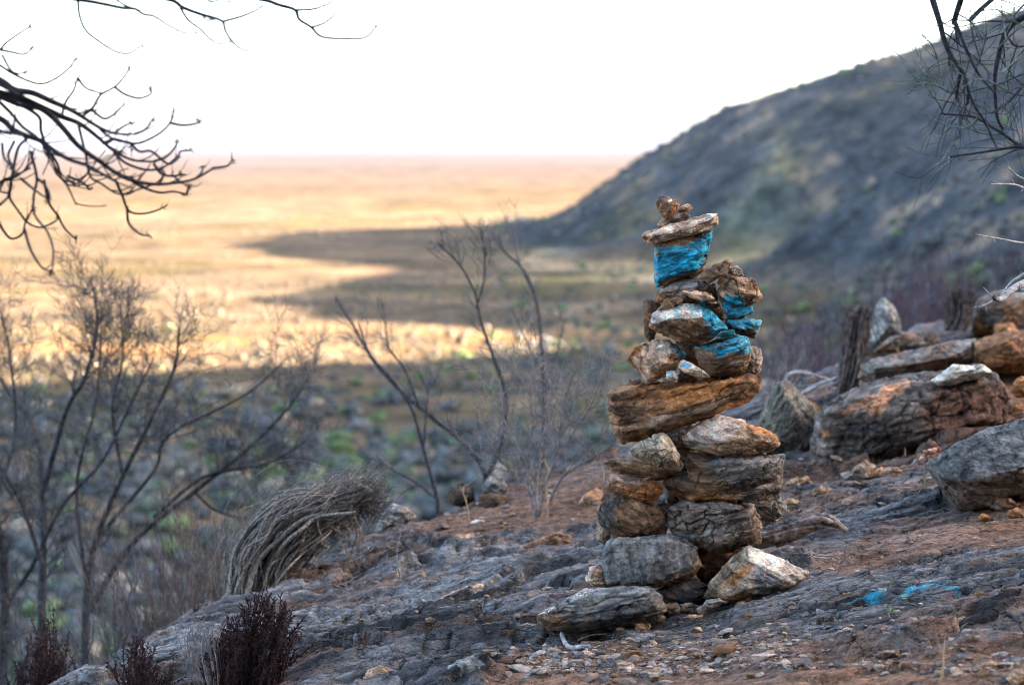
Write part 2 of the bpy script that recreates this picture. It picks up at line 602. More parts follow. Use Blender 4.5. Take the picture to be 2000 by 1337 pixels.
# ------------------------------------------------------------------ plain and hill
def terrain_material():
    m, n, l, b = new_mat('savanna')
    geo = node(n, 'ShaderNodeNewGeometry')

    def nz(scale, detail=6, rough=0.6, sc=(1, 1, 1)):
        mp = node(n, 'ShaderNodeMapping')
        mp.inputs['Scale'].default_value = sc
        l.new(geo.outputs['Position'], mp.inputs['Vector'])
        x = node(n, 'ShaderNodeTexNoise')
        x.inputs['Scale'].default_value = scale
        x.inputs['Detail'].default_value = detail
        x.inputs['Roughness'].default_value = rough
        l.new(mp.outputs[0], x.inputs['Vector'])
        return x.outputs[0]

    at = node(n, 'ShaderNodeAttribute', attribute_name='col')   # alpha: 1 on the hill
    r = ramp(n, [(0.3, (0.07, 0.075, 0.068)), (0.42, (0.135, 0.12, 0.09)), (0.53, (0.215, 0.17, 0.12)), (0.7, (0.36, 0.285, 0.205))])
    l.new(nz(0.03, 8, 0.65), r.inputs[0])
    rr = ramp(n, [(0.36, (0.034, 0.045, 0.054)), (0.46, (0.074, 0.092, 0.108)), (0.54, (0.112, 0.125, 0.138)), (0.59, (0.22, 0.19, 0.155)), (0.68, (.32, .265, .21))])  # ash grey scrub, with the blue of skylight and air mixed into its colour
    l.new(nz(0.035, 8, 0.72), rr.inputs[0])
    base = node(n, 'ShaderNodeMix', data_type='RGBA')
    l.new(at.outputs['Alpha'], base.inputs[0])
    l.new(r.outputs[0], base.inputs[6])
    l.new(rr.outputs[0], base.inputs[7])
    # thin scrub that is too far or too small to stand as bushes
    v = ramp(n, [(0.46, (1, 1, 1)), (0.6, (0.4, 0.42, 0.42))])
    l.new(nz(0.16, 5, 0.7), v.inputs[0])
    c = mul(n, l, base.outputs[2], v.outputs[0], 0.75)
    v2 = ramp(n, [(0.5, (1, 1, 1)), (0.62, (0.74, 0.80, 0.55))])
    l.new(nz(0.012, 6, 0.6), v2.inputs[0])
    c = mul(n, l, c, v2.outputs[0], 0.8)
    v3 = ramp(n, [(0.35, (0.78, 0.76, 0.74)), (0.65, (1.15, 1.12, 1.1))])
    l.new(nz(0.0015, 6, 0.6, (0.5, 1, 1)), v3.inputs[0])
    c = mul(n, l, c, v3.outputs[0], 0.9)
    c = mul(n, l, c, at.outputs['Color'], 1.0)
    l.new(c, b.inputs['Base Color'])
    b.inputs['Roughness'].default_value = 1.0
    b.inputs['Specular IOR Level'].default_value = 0.0
    return m


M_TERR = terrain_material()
tx = axis(-60000, -260, 460, 60000, 2.2, 1.085)
ty = axis(-3000, -20, 1180, 62000, 2.4, 1.085)
X, Y, Fq = grid(tx, ty)
zf = far_z(X, Y)
zn = near_z(X, Y)
z = np.maximum(zf, np.where((np.abs(X) < 420) & (Y < 120), zn - 60 * sstep(160, 420, -X), -1e9))
inn = np.minimum.reduce([X + 10.4, 12.4 - X, Y + 1.9, 15.4 - Y])
z = z - 0.9 * sstep(0, 1.2, inn)
hh = far_z(X, Y, False) + H
ish = (hh > 3.0) | (zn > zf)
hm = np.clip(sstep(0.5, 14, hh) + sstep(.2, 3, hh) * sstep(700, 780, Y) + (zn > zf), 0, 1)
px, py = proj(np.stack([X, Y, z], -1))
ct = np.ones((len(X), 4))
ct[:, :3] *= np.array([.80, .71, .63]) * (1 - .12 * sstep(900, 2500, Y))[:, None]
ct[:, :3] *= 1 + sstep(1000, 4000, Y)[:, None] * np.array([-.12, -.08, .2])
grass = sstep(375, 392, Y) * sstep(470, 425, Y) * sstep(-.25, .25, noise(flatpts(X, Y, .03, .05, 7.7)))
ct[:, :3] *= 1 + grass[:, None] * np.array([.75, .48, .1])

band = sstep(560, 640, Y) * sstep(820, 740, Y) * sstep(1600, 1400, px) * sstep(960, 1040, px)      # pale grass along the foot of the hill
ct[:, :3] += band[:, None] * np.array([0.6, 0.5, 0.35]) * (2.2 * sstep(-.3, .4, noise(flatpts(X, Y, .03, .03, 4.4))))[:, None]
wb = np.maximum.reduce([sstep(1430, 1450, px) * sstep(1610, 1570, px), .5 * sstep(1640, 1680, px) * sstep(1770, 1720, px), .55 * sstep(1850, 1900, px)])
crest_sun = sstep(25, 40, hh) * sstep(290, 240, np.abs(Y - 960)) * sstep(800, 850, Y) * wb * sstep(-.35, .1, noise(flatpts(X, Y, .05, .03, 9.4)))
ct[:, :3] += crest_sun[:, None] * np.array([3.0, 1.6, .8])  # orange sunlight along the crest, put into the hill colour
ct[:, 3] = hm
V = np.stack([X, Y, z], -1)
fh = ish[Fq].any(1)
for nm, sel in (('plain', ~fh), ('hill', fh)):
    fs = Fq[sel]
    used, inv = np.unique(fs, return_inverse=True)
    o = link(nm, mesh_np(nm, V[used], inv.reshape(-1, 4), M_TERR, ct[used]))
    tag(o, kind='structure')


def ico(sub):
    bm = bmesh.new()
    bmesh.ops.create_icosphere(bm, subdivisions=sub, radius=1)
    v = np.array([x.co[:] for x in bm.verts])
    f = np.array([[y.index for y in x.verts] for x in bm.faces])
    bm.free()
    return v, f


ICO1, ICOF1 = ico(1)
ICO2, ICOF2 = ico(2)
ICO3, ICOF3 = ico(3)


def clump_mesh(centres, radii, cols, flat=0.7, rough=0.35, shape=None):
    n = len(centres)
    bv, bf = shape or (ICO2, ICOF2)
    v = bv[None] * (1 + rough * rng.normal(size=(n, len(bv), 1)))
    v = v * (radii[:, None, None] * np.array([1, 1, flat]))
    v = v + centres[:, None]
    f = bf[None] + (np.arange(n) * len(bv))[:, None, None]
    c = np.repeat(cols, len(bv), 0)
    c = np.concatenate([c * (1 + 0.25 * rng.normal(size=(len(c), 1))), np.ones((len(c), 1))], 1)
    return v.reshape(-1, 3), f.reshape(-1, 3), np.clip(c, 0.005, 1)


M_SCRUB = attr_material('scrub_leaf', scale=1.2)
n = 21000
u = rng.uniform(-0.30, 0.30, n)
inv_y = rng.uniform(1 / 1150.0, 1 / 118.0, n)
yy = 1 / inv_y
extra = rng.uniform(300, 1150, 10000)
u = np.concatenate([u, rng.uniform(-0.3, 0.3, 10000)])
yy = np.concatenate([yy, extra])
xx = u * yy
xc = rng.uniform(30, 300, 260)
xx = np.concatenate([xx, xc])
yy = np.concatenate([yy, rng.uniform(880, 960, 260)])
dens = fbm(flatpts(xx, yy, 0.015, 0.012, 6.6), 3)
keep = dens + rng.normal(size=len(xx)) * 0.3 > -0.05
xx, yy = xx[keep], yy[keep]
zz = far_z(xx, yy)
hgt = zz + H
ok = zz < 90
xx, yy, zz = xx[ok], yy[ok], zz[ok]
rad = rng.uniform(0.5, 1.0, len(xx)) * rng.choice([0.7, 1.1, 1.7], len(xx), p=[.5, .35, .15]) * np.interp(yy, [0, 260, 350, 500, 860, 885], [1.25, 1.1, .75, .6, .6, 1.0])
pal = np.array([[0.062, 0.066, 0.062], [0.105, 0.1, 0.09], [0.08, 0.092, 0.062], [0.10, 0.135, 0.055], [0.27, 0.215, 0.15]])
ci = rng.choice(5, len(xx), p=[.36, .28, .22, .08, .06])
cb = pal[ci]
rad = rad * np.where((far_z(xx, yy, False) + H > 5) & (yy > 450) & (yy < 850), 1.55, 1.0)
lit_plain = (far_z(xx, yy, False) + H < 2) & (yy > 345) & (xx < -.012 * yy + rng.normal(size=len(xx)) * 6)          # dry plain: low scrub coloured by light, straw where sunlit, dark in hill shadow
cb = np.where(lit_plain[:, None], cb * .35 + np.array([.12, .092, .06]) * .65, cb)
rad = np.where(lit_plain & (yy > 620), rad * .7, rad)
cv, cf, cc = clump_mesh(np.stack([xx, yy, zz + rad * np.where(lit_plain, .1, .35)], -1), rad, cb)
# the same scrub goes on to both sides of the view
n = 15000
u = rng.uniform(0.3, 0.75, n) * rng.choice([-1, 1], n)
yy = 1 / rng.uniform(1 / 1150.0, 1 / 110.0, n)
xx = u * yy
zz = far_z(xx, yy)
ok = (zz < 60) & (fbm(flatpts(xx, yy, 0.015, 0.012, 6.6), 3) + rng.normal(size=n) * .3 > -.05) & (zz > near_z(xx, yy))
xx, yy, zz = xx[ok], yy[ok], zz[ok]
rad = rng.uniform(0.5, 1.0, len(xx)) * rng.choice([0.9, 1.3, 2.0], len(xx), p=[.5, .35, .15]) * np.interp(yy, [0, 260, 350, 500], [1.25, 1.1, .75, .6])
sv_, sf_, scc = clump_mesh(np.stack([xx, yy, zz + rad * .3], -1), rad, pal[rng.choice(5, len(xx), p=[.36, .28, .22, .08, .06])], shape=(ICO1, ICOF1))
cf = np.concatenate([cf, sf_ + len(cv)])
cv = np.concatenate([cv, sv_])
cc = np.concatenate([cc, scc])
o = link('valley_scrub', mesh_np('valley_scrub', cv, cf, M_SCRUB, cc))
tag(o, 'low dry scrub scattered over the valley and hillside', 'scrub', kind='stuff')

# the greener bushes one can pick out on the valley floor
M_BUSH = attr_material('green_bush_leaf', scale=2.0)
for bx, by, bw in ((660, 885, 60), (735, 905, 46), (525, 935, 66), (600, 945, 50), (680, 800, 34), (585, 985, 70), (455, 990, 60), (740, 815, 30), (870, 720, 26), (640, 915, 44),
                   (925, 735, 26), (775, 870, 38), (540, 1000, 60), (820, 735, 24), (1100, 600, 22), (1235, 560, 18), (1135, 520, 15), (1490, 560, 22), (1565, 590, 26), (1180, 640, 24), (1020, 600, 22), (905, 690, 22), (1085, 690, 24), (1330, 620, 20), (965, 660, 22), (1210, 720, 26), (700, 745, 24), (490, 890, 40)):
    y = H * F / (by - 285)
    p = P(bx, by, y)
    for _ in range(40):                       # where the slope really is under that sight line
        if far_z(np.array([p[0]]), np.array([p[1]]))[0] <= p[2]:
            break
        y *= .985
        p = P(bx, by, y)
    r = bw * y / F / 2
    k = 14
    cen = rng.normal(size=(k, 3)) * np.array([0.5, 0.5, 0.22]) * r + np.array([0, 0, r * 0.45])
    g = np.array([0.11, 0.155, 0.055]) * rng.uniform(0.75, 1.25)
    v, f, cc = clump_mesh(cen, np.full(k, r * 0.42), np.tile(g, (k, 1)), 0.8)
    zb = far_z(np.array([p[0]]), np.array([y]))[0]
    o = link('green_bush', mesh_np('green_bush', v, f, M_BUSH, cc), loc=(p[0], y, zb - 0.05 * r))
    tag(o, 'rounded green bush standing out among the grey scrub of the shaded valley', 'bush', 'green bushes on the valley floor')

# ------------------------------------------------------------------ stones
ZO = {'A': (1140, 360, 1337 / 420), 'B': (1100, 720, 1337 / 520), 'C': (1500, 540, 1337 / 500), 'D': (1300, 937, 2000 / 700),
      'E': (700, 900, 1836 / 600), 'G': (0, 900, 2000 / 760), 'O': (0, 0, 1)}   # the crops the outlines were read in

TAN = (.43, .30, .20)
BRN = (.22, .13, .078)
DBR = (.085, .056, .04)
ORG = (.46, .215, .08)
GRY = (.225, .225, .225)
BGR = (.19, .21, .225)
DGR = (.075, .078, .085)
WHT = (.74, .67, .60)
PNK = (.55, .385, .29)
BLU = (.0, .32, .47)
LBL = (.16, .46, .62)
TEA = (.02, .20, .26)

STONES = []


def stone(name, zk, outline, Y, label, cat='stone', group=None, front=None, th=None, c=(BRN, TAN, DBR), patch=(), strata=10, st=1.0, ck=0.6, lump=1.0,
          more=(), vox=None, back=0.72, base=None):
    """Note one stone: outline and facet points as read in a crop; Y its distance, th its thickness behind the outline, both sides in photo pixels."""
    STONES.append(dict(name=name, zk=zk, outline=outline, Y=Y, label=label, cat=cat, group=group, front=front, th=th, c=c, patch=patch, strata=strata, st=st, ck=ck,
                       lump=lump, more=more, vox=vox, back=back, base=base))


CG = 'stones of the stacked cairn'
Yc = 5.56

# --- the cairn, from the top down
stone('cairn_stone', 'A', [(460, 110), (468, 90), (490, 80), (520, 85), (560, 105), (597, 125), (585, 160), (545, 197), (520, 218), (500, 203), (470, 150)], Yc - .01,
      'small rust brown stone on top of the cairn, dark tip and white speck', group=CG, front=[(500, 110, 10), (540, 125, 12), (530, 165, 13), (510, 190, 6)], th=26,
      c=(ORG, BRN, DBR), patch=[([(455, 115), (470, 85), (495, 76), (520, 84), (500, 105), (470, 118)], DGR, 4), ([(520, 96), (540, 97), (543, 109), (522, 112)], (.8, .8, .78), 1.2)], strata=-60)
stone('cairn_stone', 'A', [(575, 175), (600, 148), (640, 128), (672, 130), (676, 150), (645, 172), (605, 185)], Yc + .03,
      'small flat tan stone wedged behind the rust brown top stone', group=CG, th=26, c=(TAN, PNK, BRN), strata=-25)
stone('cairn_stone', 'A', [(460, 245), (490, 205), (560, 188), (660, 180), (668, 195), (640, 222), (560, 258), (500, 287), (470, 275)], Yc,
      'flat grey brown stone lying on the pale slab near the top', group=CG, front=[(500, 225, 10), (560, 205, 12), (600, 225, 12), (500, 265, 10)], th=34, c=(BRN, TAN, DGR), strata=-28, st=1.5)
stone('cairn_stone', 'A', [(362, 320), (380, 300), (460, 262), (560, 250), (700, 200), (760, 186), (828, 182), (838, 212), (830, 242), (790, 270), (740, 295), (640, 330), (520, 352), (440, 368), (400, 365), (375, 350)], Yc - .01,
      'broad pale slab capping the blue stone, tilted up to one side', group=CG, front=[(440, 318, 22), (560, 300, 30), (700, 250, 28), (800, 215, 18), (640, 300, 30), (500, 335, 20)], th=52,
      c=(PNK, WHT, TAN), strata=-18, st=1.4, ck=.4, patch=[([(362, 330), (380, 310), (400, 330), (390, 366)], ORG, 6)])
stone('cairn_stone', 'A', [(445, 365), (520, 345), (700, 312), (799, 285), (795, 345), (770, 400), (742, 470), (742, 535), (700, 562), (600, 587), (520, 605), (455, 642), (440, 620), (436, 480)], Yc,
      'large bright blue painted block under the pale capping slab', group=CG, front=[(460, 420, 24), (600, 420, 30), (740, 380, 24), (700, 520, 24), (560, 560, 24), (465, 590, 18)], th=60,
      c=(BRN, DBR, TAN), strata=-14, st=.75, ck=.5, lump=.5, patch=[([(425, 380), (520, 392), (620, 372), (740, 325), (810, 280), (800, 360), (770, 420), (735, 500), (730, 528), (600, 572), (500, 600), (455, 650), (420, 640)], BLU, 5)])
stone('cairn_stone', 'A', [(440, 690), (470, 650), (560, 600), (680, 572), (760, 590), (815, 620), (838, 690), (836, 760), (780, 775), (650, 730), (540, 715), (450, 735)], Yc + .01,
      'flat grey and rust stone right under the bright blue block', group=CG, front=[(500, 660, 24), (620, 620, 26), (760, 640, 26), (780, 720, 22), (600, 690, 30)], th=60, c=(BRN, GRY, ORG), strata=-8, st=1.4,
      patch=[([(560, 600), (680, 575), (790, 610), (820, 650), (700, 660), (560, 640)], GRY, 12), ([(440, 640), (480, 640), (490, 665), (440, 670)], LBL, 4)])
stone('cairn_stone', 'A', [(455, 785), (520, 720), (600, 685), (642, 698), (605, 742), (520, 758)], Yc - .06,
      'wedge of tan stone slanting above the big white topped stone', group=CG, th=36, c=(TAN, BRN, DBR), strata=-35)
stone('cairn_stone', 'A', [(612, 660), (700, 668), (800, 688), (838, 738), (830, 748), (760, 716), (650, 698)], Yc - .07,
      'thin light flake lying under the flat grey and rust stone', group=CG, th=30, c=(PNK, TAN, BRN), strata=12)
stone('cairn_stone', 'A', [(595, 745), (640, 708), (690, 703), (742, 728), (758, 756), (640, 757)], Yc - .03,
      'small packing stone with a blue edge between wedge and flake', group=CG, th=30, c=(TAN, BRN, DBR), patch=[([(710, 715), (760, 725), (765, 760), (720, 760)], BLU, 4)])
stone('cairn_stone', 'A', [(370, 725), (400, 720), (452, 727), (480, 760), (446, 800), (430, 850), (440, 975), (410, 987), (385, 950), (372, 860), (380, 800)], Yc + .05,
      'upright dark brown stone standing on the left flank of the cairn', group=CG, th=40, c=(BRN, DBR, TAN), strata=80)
stone('cairn_stone', 'A', [(410, 880), (430, 800), (540, 750), (720, 740), (790, 780), (850, 840), (889, 893), (845, 930), (765, 985), (690, 1002), (560, 962), (440, 910)], Yc - .06,
      'big angular stone with white and blue top above a brown face', group=CG, front=[(445, 856, 16), (540, 834, 30), (680, 830, 34), (736, 818, 30), (820, 905, 24), (700, 940, 24), (520, 890, 26), (840, 900, 12)], th=62, back=.8,
      c=(BRN, TAN, DBR), strata=20, st=.8, ck=.5, lump=.6,
      patch=[([(425, 800), (540, 742), (725, 735), (738, 818), (680, 832), (540, 836), (450, 862), (415, 860)], WHT, 4), ([(640, 736), (735, 736), (738, 815), (660, 800)], (.42, .62, .70), 16),
             ([(560, 748), (600, 745), (590, 830), (560, 830)], (.38, .58, .66), 8), ([(728, 745), (800, 775), (900, 893), (840, 925), (800, 965), (790, 900), (750, 855)], BLU, 5)])
stone('cairn_stone', 'A', [(718, 578), (780, 530), (850, 482), (905, 463), (922, 482), (885, 535), (800, 592), (768, 617)], Yc - .03,
      'stick shaped brown stone leaning against the flat grey stone', group=CG, th=24, c=(TAN, BRN, DBR), strata=-38, st=1.3)
stone('cairn_stone', 'A', [(893, 552), (905, 520), (950, 504), (990, 525), (1003, 572), (960, 584)], Yc,
      'small round grey stone on top of the layered blue stained stone', group=CG, th=28, c=(GRY, TAN, BRN), ck=.2, st=.5)
stone('cairn_stone', 'A', [(845, 562), (870, 548), (990, 572), (1056, 590), (1085, 640), (1110, 712), (1040, 742), (960, 762), (900, 787), (870, 742), (840, 690)], Yc - .01,
      'layered stone with jagged edge and blue paint on its lower face', group=CG, front=[(900, 600, 20), (990, 620, 30), (1040, 660, 22), (960, 700, 30), (890, 700, 20)], th=56, c=(BRN, TAN, GRY), strata=25, st=2.4, ck=1.0,
      patch=[([(880, 690), (930, 700), (985, 690), (1000, 730), (950, 765), (895, 790), (870, 740)], BLU, 6)])
stone('cairn_stone', 'A', [(888, 802), (910, 780), (960, 755), (1030, 743), (1053, 792), (1000, 825), (892, 838)], Yc - .01,
      'small blue block between the jagged stone and a teal slab', group=CG, th=46, c=(DBR, BRN, DGR), strata=-20, st=1.5, patch=[([(880, 790), (960, 750), (1060, 740), (1055, 800), (960, 815), (885, 830)], BLU, 4)])
stone('cairn_stone', 'A', [(876, 842), (1000, 825), (1103, 850), (1097, 900), (1060, 950), (980, 932), (890, 892)], Yc,
      'teal stained slab jutting out of the right flank of the cairn', group=CG, th=50, c=(BRN, DBR, DGR), strata=6, st=1.4, front=[(930, 860, 20), (1040, 850, 18), (1060, 900, 16), (960, 890, 22)],
      patch=[([(870, 840), (1000, 820), (1110, 850), (1095, 900), (1010, 905), (920, 870)], TEA, 8), ([(1085, 850), (1105, 850), (1095, 900), (1065, 945), (1070, 890)], LBL, 4)])
stone('cairn_stone', 'A', [(825, 945), (870, 910), (937, 902), (942, 936), (890, 954)], Yc - .07,
      'thin blue white chip beside the white topped stone', group=CG, th=26, c=(LBL, TEA, WHT), strata=-15)
stone('cairn_stone', 'A', [(690, 1010), (720, 990), (800, 965), (950, 945), (1005, 938), (1032, 990), (1032, 1060), (1005, 1175), (940, 1192), (800, 1192), (740, 1135), (700, 1075)], Yc - .05,
      'rounded block with cracked teal top and rust brown underside', group=CG, front=[(740, 1015, 18), (830, 1010, 28), (960, 980, 24), (1000, 1050, 22), (960, 1130, 26), (820, 1110, 34), (840, 1160, 18)], th=66, back=.85,
      c=(TAN, BRN, DBR), strata=-14, st=2.2, ck=1.0,
      patch=[([(690, 1012), (800, 962), (950, 940), (1010, 935), (1036, 990), (1030, 1050), (930, 1050), (820, 1045), (720, 1020)], TEA, 8), ([(800, 1030), (900, 1015), (960, 1020), (900, 1050), (840, 1080)], BLU, 8)])
stone('cairn_stone', 'A', [(1022, 992), (1100, 1020), (1118, 1080), (1107, 1160), (1022, 1220), (995, 1180), (1000, 1060)], Yc + .01,
      'pale grey rough stone behind the cracked teal topped block', group=CG, th=50, c=((.42, .38, .33), TAN, GRY), strata=60, ck=.5)
stone('cairn_stone', 'A', [(295, 1080), (350, 1030), (450, 960), (540, 963), (590, 1008), (634, 1060), (600, 1112), (520, 1172), (470, 1217), (400, 1230), (358, 1170), (310, 1115)], Yc - .04,
      'pale lumpy stone with blue tinged corner on the left flank', group=CG, front=[(380, 1060, 22), (480, 1010, 22), (560, 1050, 22), (500, 1110, 36), (420, 1150, 28), (440, 1190, 18)], th=60, c=(PNK, TAN, ORG), strata=35, lump=1.6,
      more=[[(268, 1092), (310, 1010), (380, 985), (410, 1000), (380, 1100), (345, 1170), (300, 1130)]],
      patch=[([(540, 975), (600, 1010), (640, 1060), (600, 1080), (560, 1030)], TEA, 9), ([(265, 1090), (310, 1005), (400, 980), (350, 1030), (300, 1085), (320, 1140), (280, 1115)], ORG, 8), ([(450, 1000), (520, 980), (560, 1040), (480, 1060)], WHT, 14)])
stone('cairn_stone', 'A', [(592, 1130), (620, 1097), (690, 1128), (782, 1196), (700, 1185), (620, 1162)], Yc - .09,
      'pale flake brushed with blue lying on the long orange slab', group=CG, th=30, c=(WHT, PNK, TAN), strata=25, patch=[([(600, 1125), (630, 1100), (680, 1130), (650, 1150)], LBL, 8)])
stone('cairn_stone', 'A', [(508, 1165), (560, 1158), (592, 1182), (572, 1218), (522, 1218)], Yc - .10,
      'tiny white chip with blue corner propped under the lumpy stone', group=CG, th=18, c=(WHT, TAN, PNK), patch=[([(508, 1160), (560, 1155), (555, 1180), (520, 1180)], LBL, 5)])
stone('cairn_stone', 'A', [(585, 1175), (620, 1158), (680, 1188), (700, 1215), (640, 1232), (590, 1228)], Yc - .05,
      'small dark purple brown stone packed under the blue flake', group=CG, th=30, c=((.10, .065, .06), BRN, DGR))
stone('cairn_stone', 'A', [(453, 1215), (490, 1195), (540, 1212), (586, 1225), (560, 1244), (470, 1242)], Yc - .10,
      'thin tan chip lying flat on the long orange slab', group=CG, th=20, c=(TAN, WHT, BRN))
stone('cairn_stone', 'A', [(258, 1245), (290, 1215), (350, 1220), (345, 1262), (280, 1270)], Yc - .03,
      'small crumbly brown stone on the end of the long orange slab', group=CG, th=24, c=(TAN, BRN, DBR), ck=1.2, lump=2)
stone('cairn_stone', 'B', [(212, 125), (250, 104), (400, 78), (600, 55), (800, 40), (960, 32), (985, 45), (999, 82), (990, 112), (930, 160), (800, 212), (700, 262), (520, 312), (380, 357), (290, 372), (262, 340), (235, 250)], Yc - .03,
      'long orange brown slab lying across the middle of the cairn', group=CG, front=[(240, 145, 22), (420, 100, 40), (700, 80, 44), (950, 60, 28), (300, 330, 26), (500, 260, 44), (700, 200, 40), (860, 140, 30), (800, 180, 20)], th=90, back=.85,
      c=(ORG, BRN, DBR), strata=-16, st=2.4, ck=.4, patch=[([(430, 240), (700, 180), (960, 80), (990, 110), (800, 210), (520, 310), (380, 350)], (.26, .20, .155), 20), ([(205, 120), (330, 110), (420, 200), (380, 350), (280, 375), (230, 250)], BRN, 25)])
stone('cairn_stone', 'B', [(335, 402), (380, 370), (440, 340), (500, 315), (532, 340), (575, 410), (613, 482), (592, 510), (500, 497), (400, 468), (352, 436)], Yc - .08,
      'pale triangular stone with fine cracks under the long slab', group=CG, front=[(400, 410, 20), (500, 350, 16), (570, 470, 18), (480, 430, 26)], th=56, c=((.36, .32, .26), (.42, .38, .31), BRN), strata=65, st=.5, ck=.9, lump=.5)
stone('cairn_stone', 'B', [(598, 345), (640, 308), (700, 270), (772, 231), (900, 262), (990, 295), (1072, 330), (1087, 380), (1060, 407), (900, 437), (800, 437), (720, 410), (640, 402), (602, 377)], Yc - .05,
      'white and pink wedge shaped stone sitting under the long orange slab', group=CG, front=[(640, 350, 16), (760, 290, 18), (910, 280, 16), (900, 350, 34), (760, 380, 34), (1040, 370, 20), (850, 420, 20), (720, 400, 20)], th=80, back=.85,
      c=(PNK, TAN, BRN), strata=15, st=.9, lump=.7, ck=.35,
      patch=[([(600, 350), (640, 305), (770, 228), (905, 265), (860, 330), (760, 400), (640, 405)], (.58, .48, .43), 5), ([(625, 370), (680, 340), (690, 370), (640, 400)], BGR, 10), ([(930, 268), (1080, 330), (1090, 380), (1060, 350), (960, 310)], ORG, 10)])
stone('cairn_stone', 'B', [(198, 468), (260, 455), (330, 448), (385, 460), (530, 500), (575, 510), (500, 555), (470, 562), (400, 545), (240, 502)], Yc - .02,
      'flat dark stone with pointed tip sticking out below the pale triangle', group=CG, th=60, c=(BRN, TAN, DBR), strata=10, st=1.4)
stone('cairn_stone', 'B', [(210, 600), (240, 521), (330, 528), (430, 550), (512, 582), (492, 625), (452, 682), (400, 652), (300, 632)], Yc - .04,
      'reddish brown brick shaped stone on the left of the lower cairn', group=CG, front=[(250, 560, 20), (400, 585, 30), (480, 610, 20), (400, 630, 22), (250, 600, 18)], th=60, c=((.30, .165, .11), ORG, BRN), strata=14, ck=.5,
      patch=[([(220, 560), (240, 520), (330, 528), (420, 550), (330, 580), (260, 575)], PNK, 18)])
stone('cairn_stone', 'B', [(163, 722), (198, 665), (260, 640), (330, 640), (400, 655), (480, 702), (522, 790), (500, 842), (440, 862), (300, 870), (230, 822), (180, 772)], Yc - .03,
      'dark barrel shaped stone with grained face above the grey block', group=CG, front=[(240, 690, 26), (290, 760, 36), (400, 700, 30), (460, 780, 34), (350, 830, 28), (230, 790, 22)], th=80, c=(BRN, (.21, .135, .085), DGR), strata=35, st=1.8, ck=.8,
      patch=[([(160, 722), (210, 660), (300, 640), (260, 700), (250, 830), (190, 780)], DGR, 14)])
stone('cairn_stone', 'B', [(608, 480), (625, 430), (700, 424), (800, 430), (960, 428), (1117, 445), (1100, 510), (1060, 555), (960, 592), (830, 642), (720, 612), (632, 540)], Yc - .03,
      'dark wavy layered stone beneath the white and pink wedge', group=CG, front=[(660, 470, 26), (800, 470, 40), (1000, 470, 36), (1080, 480, 18), (820, 580, 34), (960, 550, 30), (700, 560, 26)], th=90, back=.85,
      c=(GRY, DGR, BRN), strata=-12, st=2.8, ck=.9, patch=[([(610, 470), (680, 450), (760, 520), (860, 600), (830, 645), (720, 615), (630, 545)], (.24, .155, .09), 22)])
stone('cairn_stone', 'B', [(500, 570), (530, 530), (600, 518), (660, 560), (830, 625), (960, 570), (1105, 500), (1098, 570), (1085, 645), (1040, 684), (900, 674), (640, 674), (545, 622)], Yc + .0,
      'broad grey and rust stone cupping the wavy layered stone', group=CG, front=[(580, 570, 26), (700, 620, 36), (850, 650, 36), (1000, 620, 30), (1060, 590, 20), (640, 655, 24)], th=96, back=.9, c=(BRN, GRY, ORG), strata=4, st=1.2, ck=.6,
      patch=[([(860, 640), (960, 570), (1110, 500), (1090, 650), (1040, 690), (880, 680)], (.30, .27, .26), 14), ([(620, 640), (700, 610), (850, 645), (860, 675), (640, 680)], ORG, 14)])
stone('cairn_stone', 'B', [(520, 700), (560, 685), (640, 674), (800, 670), (900, 672), (962, 682), (986, 780), (986, 862), (900, 892), (780, 922), (680, 892), (560, 832), (522, 780)], Yc - .04,
      'squat deeply cracked grey brown block in the lower cairn', group=CG, front=[(570, 710, 24), (700, 700, 38), (930, 710, 32), (950, 840, 30), (780, 880, 36), (620, 810, 36)], th=92, back=.88, c=((.20, .155, .125), GRY, DBR), strata=-15, st=2.2, ck=1.2, lump=1.3)
stone('cairn_stone', 'B', [(950, 690), (1010, 660), (1082, 640), (1117, 700), (1080, 755), (1040, 782), (970, 785)], Yc + .14,
      'rough grey stone behind the deeply cracked block', group=CG, th=60, c=(GRY, BGR, DGR), st=2, ck=.8, strata=40)
stone('cairn_stone', 'B', [(445, 690), (500, 668), (540, 690), (530, 790), (500, 800), (470, 730)], Yc + .03,
      'small orange and grey chock between barrel and cracked block', group=CG, th=40, c=(GRY, ORG, BRN))
stone('cairn_stone', 'B', [(172, 990), (195, 930), (215, 872), (245, 850), (380, 840), (540, 833), (600, 850), (656, 880), (680, 930), (702, 985), (655, 1040), (480, 1092), (300, 1118), (200, 1098), (182, 1040)], Yc - .07,
      'large smooth blue grey block at the foot of the cairn', group=CG, front=[(215, 920, 22), (250, 880, 22), (540, 860, 24), (620, 890, 24), (640, 980, 24), (460, 1070, 28), (230, 1075, 24), (430, 960, 36)], th=104, back=.9,
      c=(BGR, GRY, (.12, .135, .15)), strata=80, st=.6, ck=.25, lump=.5, patch=[([(640, 880), (670, 890), (710, 985), (650, 1045), (470, 1100), (460, 1075), (620, 1020), (680, 975)], TAN, 10), ([(470, 1095), (690, 1000), (660, 1045), (500, 1100)], BRN, 6)])
